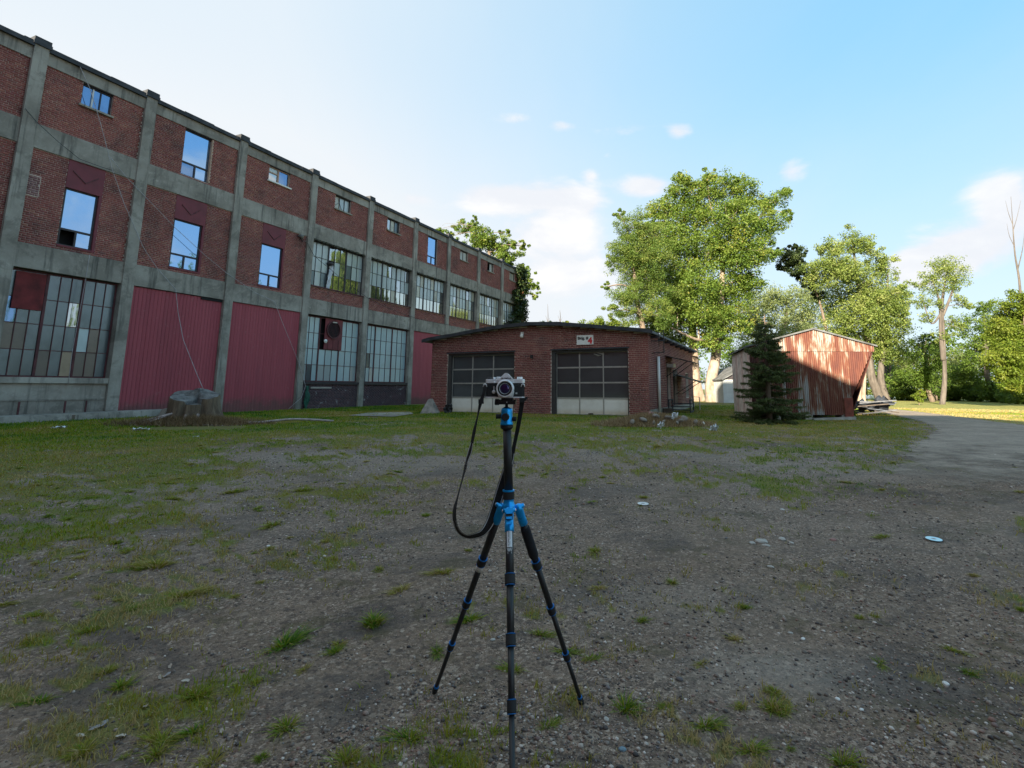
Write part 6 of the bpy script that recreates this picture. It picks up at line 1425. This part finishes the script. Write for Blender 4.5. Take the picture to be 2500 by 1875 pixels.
for _x in np.linspace(-.6, .3, 400):
    f = Vector((_x, 1.52, 0)); t_ = locks_for(hingeF, f, (1860,))[0]; q = hingeF.lerp(f, t_); pxx = project(q.x, q.y, q.z)[0]
    if ffx is None or abs(pxx-1251) < ffx[0]: ffx = (abs(pxx-1251), _x)
ff = Vector((ffx[1], 1.52, .0)); LF_, atF, AF = leg(hingeF, ff, locks_for(hingeF, ff, (1416, 1564, 1727)), 'plain')
# blue lever, black catch, label sticker and zigzag mark on the front leg
nf = (Vector((0, 0, CAMH))-atF(.3)); nf = (nf-AF*nf.dot(AF)).normalized(); sf = AF.cross(nf).normalized()
def onleg(t, s, o): return atF(t)+sf*s+nf*o
tl = locks_for(hingeF, ff, (1232, 1258, 1272, 1281, 1338, 1341, 1350))
def plate(t0, t1, hw, o, mat, name, th=.003, parent=LF_): return kid(MB().hexa([onleg(t0, -hw, o), onleg(t0, hw, o), onleg(t1, hw, o), onleg(t1, -hw, o), onleg(t0, -hw, o+th), onleg(t0, hw, o+th), onleg(t1, hw, o+th), onleg(t1, -hw, o+th)]).build(name, mat), parent)
plate(.0, tl[1]-.003, .0155, .015, BLUE, 'angle_lever', .010); plate(tl[1], tl[2], .0135, .015, BLK, 'angle_catch', .007)
for q in range(3): plate(.012+.018*q, .020+.018*q, .011, .025, BLUE, 'lever_rib', .003)
def curved(t0, t1, half, mat, name, R=.0148):
    m = MB(); n = 8
    for i in range(n+1):
        a = -half+2*half*i/n
        for t in (t0, t1): m.v.append(tuple(atF(t)+sf*R*math.sin(a)+nf*R*math.cos(a)))
    for i in range(n): m.f.append((2*i, 2*i+2, 2*i+3, 2*i+1)); m.m.append(0)
    return kid(m.build(name, mat, None, True), LF_)
st_ = curved(tl[3], tl[4], .72, STICK, 'label_sticker')
def strip(t0, t1, a0, a1, mat, name, R=.0151):
    m = MB()
    for t in (t0, t1):
        for a in (a0, a1): m.v.append(tuple(atF(t)+sf*R*math.sin(a)+nf*R*math.cos(a)))
    m.f.append((0, 1, 3, 2)); m.m.append(0); return kid(m.build(name, mat), LF_)
GREYI = simple('grey_print', (.14, .15, .17), .6); d_ = tl[4]-tl[3]
for (f0, f1, a0, a1) in ((.04, .20, .05, .40), (.26, .60, .18, .34), (.64, .82, .18, .34), (.86, .95, .18, .30)): strip(tl[3]+d_*f0, tl[3]+d_*f1, a0, a1, GREYI, 'printed_line')
for (f0, f1) in ((.06, .30), (.34, .72), (.76, .94)): strip(tl[3]+d_*f0, tl[3]+d_*f1, -.05, .02, GREYI, 'printed_line'); strip(tl[3]+d_*f0, tl[3]+d_*(f1-.05), -.22, -.17, GREYI, 'printed_line')
m = MB()
zz = [(-.62, 0), (-.36, 1), (-.12, 0), (.12, 1), (.36, 0), (.62, 1)]
zz = [(-.60, 0), (-.40, 1), (-.14, 0), (-.02, 1), (.20, 0), (.34, 1), (.60, 0)]
tz0, tz1 = locks_for(hingeF, ff, (1340, 1349))
for (a0, v0), (a1, v1) in zip(zz, zz[1:]):
    P = lambda a, v: atF(tz0+(tz1-tz0)*v)+sf*.0153*math.sin(a)+nf*.0153*math.cos(a)
    m.tube([P(a0, v0), P(a1, v1)], .0011, 5)
kid(m.build('zigzag_mark', WHITEL), LF_)
for (py0, py1, w) in ((1350.5, 1352, .5), (1353, 1354, .5)): a_, b_ = locks_for(hingeF, ff, (py0, py1)); strip(a_, b_, -w, w, WHITEL, 'printed_line', .0153)
a_, b_ = locks_for(hingeF, ff, (1400.5, 1402.5)); strip(a_, b_, -.55, .55, WHITEL, 'printed_line', .0153)

# film camera; local frame: x right, y away, z up, unit one photograph pixel at the tripod's distance
cp0 = T(1236, 949); filmcam = thing('film_camera', 'black and silver film camera with strap mounted on the blue tripod head', 'camera', tuple(cp0)); filmcam.rotation_euler = (0, 0, math.radians(-1.0))
filmcam.scale = (1, 1, 1)
def X(px): return (px-1236)*U
def Zp(py): return -(py-949)*U
D0, D1_ = -.016, .026
def rbox(x0, x1, y0, y1, z0, z1, r=.010, n=5):
    """box with rounded vertical edges"""
    pts = []
    for (cx_, cy_, a0) in ((x1-r, y0+r, -90), (x1-r, y1-r, 0), (x0+r, y1-r, 90), (x0+r, y0+r, 180)):
        for k in range(n+1): a = math.radians(a0+90*k/n); pts.append((cx_+r*math.cos(a), cy_+r*math.sin(a)))
    m = MB(); k = len(pts); e = .0012
    for (z, s) in ((z0, -e), (z0+e, 0), (z1-e, 0), (z1, -e)):
        for (x_, y_) in pts:
            q = Vector((x_-(x0+x1)/2, y_-(y0+y1)/2)); q = q*(1+s/q.length); m.v.append((q.x+(x0+x1)/2, q.y+(y0+y1)/2, z))
    for i in range(3):
        for j in range(k): m.f.append((i*k+j, i*k+(j+1) % k, (i+1)*k+(j+1) % k, (i+1)*k+j)); m.m.append(0)
    m.f.append(tuple(reversed(range(k)))); m.f.append(tuple(3*k+j for j in range(k))); m.m += [0, 0]
    return m
rbox(X(1187.6), X(1279.6), D0, D1_, Zp(968), Zp(935.5)).build('body', LEATHER, filmcam)
topp = rbox(X(1187), X(1280), D0-.0012, D1_+.001, Zp(935.6), Zp(926.3)).build('top_plate', CHROME, filmcam)
rbox(X(1187), X(1280), D0-.0012, D1_+.001, Zp(971.3), Zp(968)).build('base_plate', CHROME, filmcam)
# prism housing
m = MB(); yf = D0-.006
m.hexa([(X(1218.5), yf, Zp(926.4)), (X(1254.5), yf, Zp(926.4)), (X(1252), D1_, Zp(926.4)), (X(1221), D1_, Zp(926.4)), (X(1233.6), yf+.002, Zp(911.6)), (X(1239.2), yf+.002, Zp(911.6)), (X(1240), D1_-.004, Zp(913.6)), (X(1233), D1_-.004, Zp(913.6))])
m.hexa([(X(1219), yf, Zp(935)), (X(1254), yf, Zp(935)), (X(1254), D0, Zp(935)), (X(1219), D0, Zp(935)), (X(1218.5), yf, Zp(926.45)), (X(1254.5), yf, Zp(926.45)), (X(1254.5), D0, Zp(926.45)), (X(1218.5), D0, Zp(926.45))])
m.build('prism_housing', CHROME, filmcam)
o = link('lettering', text_mesh('OLYMPUS', .0098, INK, .0004, .0003), filmcam, (X(1236.3), yf-.0006, Zp(924.6))); o.rotation_euler = (PI/2, 0, 0); o.scale = (.95, .72, 1)
# lens
lc = (X(1236.3), 0, Zp(948.7))
def lring(name, prof, mat, n=40, caps=False, parent=None, sm=True): return MB().rings((lc[0], D0, lc[2]), (0, -1, 0), prof, n, caps=caps).build(name, mat, parent or filmcam, sm)
lens = lring('lens', [(.0340, -.002), (.0340, .006), (.0325, .007), (.0325, .016), (.0318, .017), (.0318, .028), (.0345, .029), (.0345, .036), (.0315, .0375)], CHROME)
lring('focus_ring', [(.0325, .0172), (.0335, .018), (.0335, .0275), (.0325, .0283)], BLK, parent=lens)
lring('filter_ring', [(.0316, .0374), (.0300, .0378), (.0285, .0372)], CHROME, parent=lens); lring('name_ring', [(.0286, .0371), (.0215, .0362)], BLK, parent=lens); lring('inner_ring', [(.0216, .0364), (.0205, .0366), (.0190, .030)], simple('pale_ring', (.42, .46, .47), .4), parent=lens)
lring('barrel', [(.0200, .0335), (.0150, .022), (.0148, .020)], BLK, parent=lens)
m, t, b = new_mat('coated_glass'); b.inputs['Base Color'].default_value = (.018, .010, .045, 1); b.inputs['Roughness'].default_value = .04; b.inputs['Coat Weight'].default_value = 1; b.inputs['Coat Tint'].default_value = (.6, .5, 1, 1); b.inputs['Specular Tint'].default_value = (.75, .6, 1, 1); b.inputs['Specular IOR Level'].default_value = 1
lring('glass', [(.0195, .0325), (.016, .0347), (.011, .0362), (.005, .0370), (.0005, .0372)], m, caps=True, parent=lens)
# wider lower mount plate
MB().hexa([(X(1219), D0-.006, Zp(968)), (X(1254), D0-.006, Zp(968)), (X(1254), D0, Zp(968)), (X(1219), D0, Zp(968)), (X(1216), D0-.006, Zp(955)), (X(1257), D0-.006, Zp(955)), (X(1257), D0, Zp(955)), (X(1216), D0, Zp(955))]).build('mount_plate', CHROME, filmcam)
def dial(name, px, py0, py1, r, mat): return MB().rings((X(px), (D0+D1_)/2, Zp(py0)), (0, 0, 1), [(r, 0), (r, (py0-py1)*U*.85), (r*.86, (py0-py1)*U), (.0, (py0-py1)*U)], 20, caps=False).build(name, mat, filmcam)
dial('rewind_knob', 1268, 926.5, 920.8, .0115, CHROME); dial('film_lever', 1195, 926.5, 922.0, .0085, BLK); dial('shutter_button', 1206, 926.5, 921.5, .0058, CHROME); dial('speed_dial', 1217, 926.5, 920.6, .0098, CHROME)
m = MB(); m.rings((X(1207.5), D0, Zp(956.5)), (0, -1, 0), [(.0070, 0), (.0070, .004), (.005, .007), (0, .0075)], 16, caps=False); m.box(X(1206.8), X(1208.8), D0-.005, D0-.002, Zp(954), Zp(943.5)); m.build('self_timer_lever', CHROME, filmcam)
MB().rings((X(1208), D0-.001, Zp(933.8)), (0, -1, 0), [(.0042, 0), (.0042, .003), (.003, .0045), (0, .0046)], 14, caps=False).build('flash_socket', CHROME, filmcam)
MB().box(X(1259.5), X(1263.8), D0-.0012, D0+.001, Zp(961.5), Zp(957.8)).build('badge', WHITEL, filmcam)
for sx, nm in ((1186.5, -1), (1277.5, 1)):
    a = [(X(sx-4.8), -.017, Zp(944.5)), (X(sx-3.4), -.018, Zp(939.5)), (X(sx), -.019, Zp(937.5)), (X(sx+3.2), -.019, Zp(940)), (X(sx+3.8), -.017, Zp(944.5))]
    MB().tube(a, .0022, 6).build('strap_ring', CHROME, filmcam, True)
# strap: points (px, py, depth offset), half width vector (px across, depth)
def strap_piece(name, pts, mat, parent=None):
    P = [(X(p[0]), p[2], Zp(p[1]), p[3]*U, p[4]) for p in pts]; S = spline(P, 5); pos = [Vector(s[:3]) for s in S]; wv = []
    for i, s in enumerate(S):
        tn = (pos[min(i+1, len(S)-1)]-pos[max(i-1, 0)]).normalized(); nx = Vector((tn.z, 0, -tn.x)); nx = nx.normalized() if nx.length > 1e-4 else Vector((1, 0, 0)); wv.append(nx*s[3]+Vector((0, s[4], 0)))
    m = MB(); k = len(m.v)
    for p, w in zip(pos, wv):
        tdir = Vector((0, 1, 0)) if abs(w.normalized().y) < .8 else Vector((1, 0, 0)); th = .0011
        for q in (p-w-tdir*th, p+w-tdir*th, p+w+tdir*th, p-w+tdir*th): m.v.append(tuple(q))
    for i in range(len(pos)-1):
        for j in range(4): m.f.append((4*i+j, 4*i+(j+1) % 4, 4*i+4+(j+1) % 4, 4*i+4+j)); m.m.append(0)
    o = m.build(name, mat, parent or filmcam); return o, pos, wv
W1 = [(1184.5, 943, -.006, 3.6, .004), (1183, 957, -.012, 3.9, .004), (1180.5, 968, -.012, 4.2, .003), (1177.5, 976, -.012, 4.6, .003), (1175.5, 984, -.012, 4.2, .003), (1173, 995, -.010, 3.4, .004), (1169.5, 1012, -.008, 2.0, .008), (1166, 1028, -.006, 2.6, .008), (1162, 1048, -.006, 4.2, .005), (1157, 1076, -.006, 3.8, .006)]
WP = [(1157, 1076, -.006, 3.8, .006), (1152, 1098, -.004, 5.4, .006), (1146, 1117, -.004, 4.6, .010), (1140, 1144, -.004, 3.2, .014), (1133, 1172, -.004, 2.4, .017), (1125.5, 1203, -.002, 3.2, .018), (1120, 1228, -.0, 5.2, .016), (1121, 1254, .002, 6.2, .015), (1130, 1276, .004, 6.6, .015), (1147, 1288, .008, 6.4, .015), (1166, 1288, .014, 7.6, .013), (1186, 1281, .020, 8.5, .010),
      (1201, 1260, .026, 10.0, .004), (1212, 1229, .030, 10.8, .0), (1223, 1192, .034, 10.8, 0), (1234, 1155, .036, 10.4, 0), (1244, 1124, .036, 9.4, 0), (1251, 1102, .034, 5.6, 0)]
W2 = [(1251, 1102, .034, 5.2, 0), (1256, 1080, .030, 4.2, 0), (1262, 1052, .022, 4.6, 0), (1267.5, 1024, .012, 5.0, 0), (1272, 998, .002, 5.2, 0), (1274.5, 980, -.006, 5.4, 0), (1275.5, 962, -.010, 4.8, 0), (1276.5, 944, -.008, 4.2, 0)]
strap, _, _ = strap_piece('strap', W1, STRAPM); strap_piece('strap_webbing', W2, STRAPM, strap); pad, pp_, pw_ = strap_piece('strap_pad', WP, STRAPM, strap)
for sgn in (-.80, .80):
    m = MB(); m.ribbon([p+w*sgn+Vector((0, -.0016, 0)) for p, w in zip(pp_, pw_)], [w.normalized()*.0015 for w in pw_]); m.build('edge_stripe', WHITEL, strap)
for (px, py, h, w) in ((1177, 979, 5.5, 5.8), (1275, 976, 5.5, 6.0)): MB().box(X(px-w), X(px+w), -.018, -.004, Zp(py+h), Zp(py-h)).build('strap_buckle', RUBBER, strap)
m = MB().tube([(X(1277), -.010, Zp(977)), (X(1283), -.012, Zp(974)), (X(1287), -.013, Zp(969))], [.006, .0058, .0048], 10); m.build('strap_tail', STRAPM, strap)
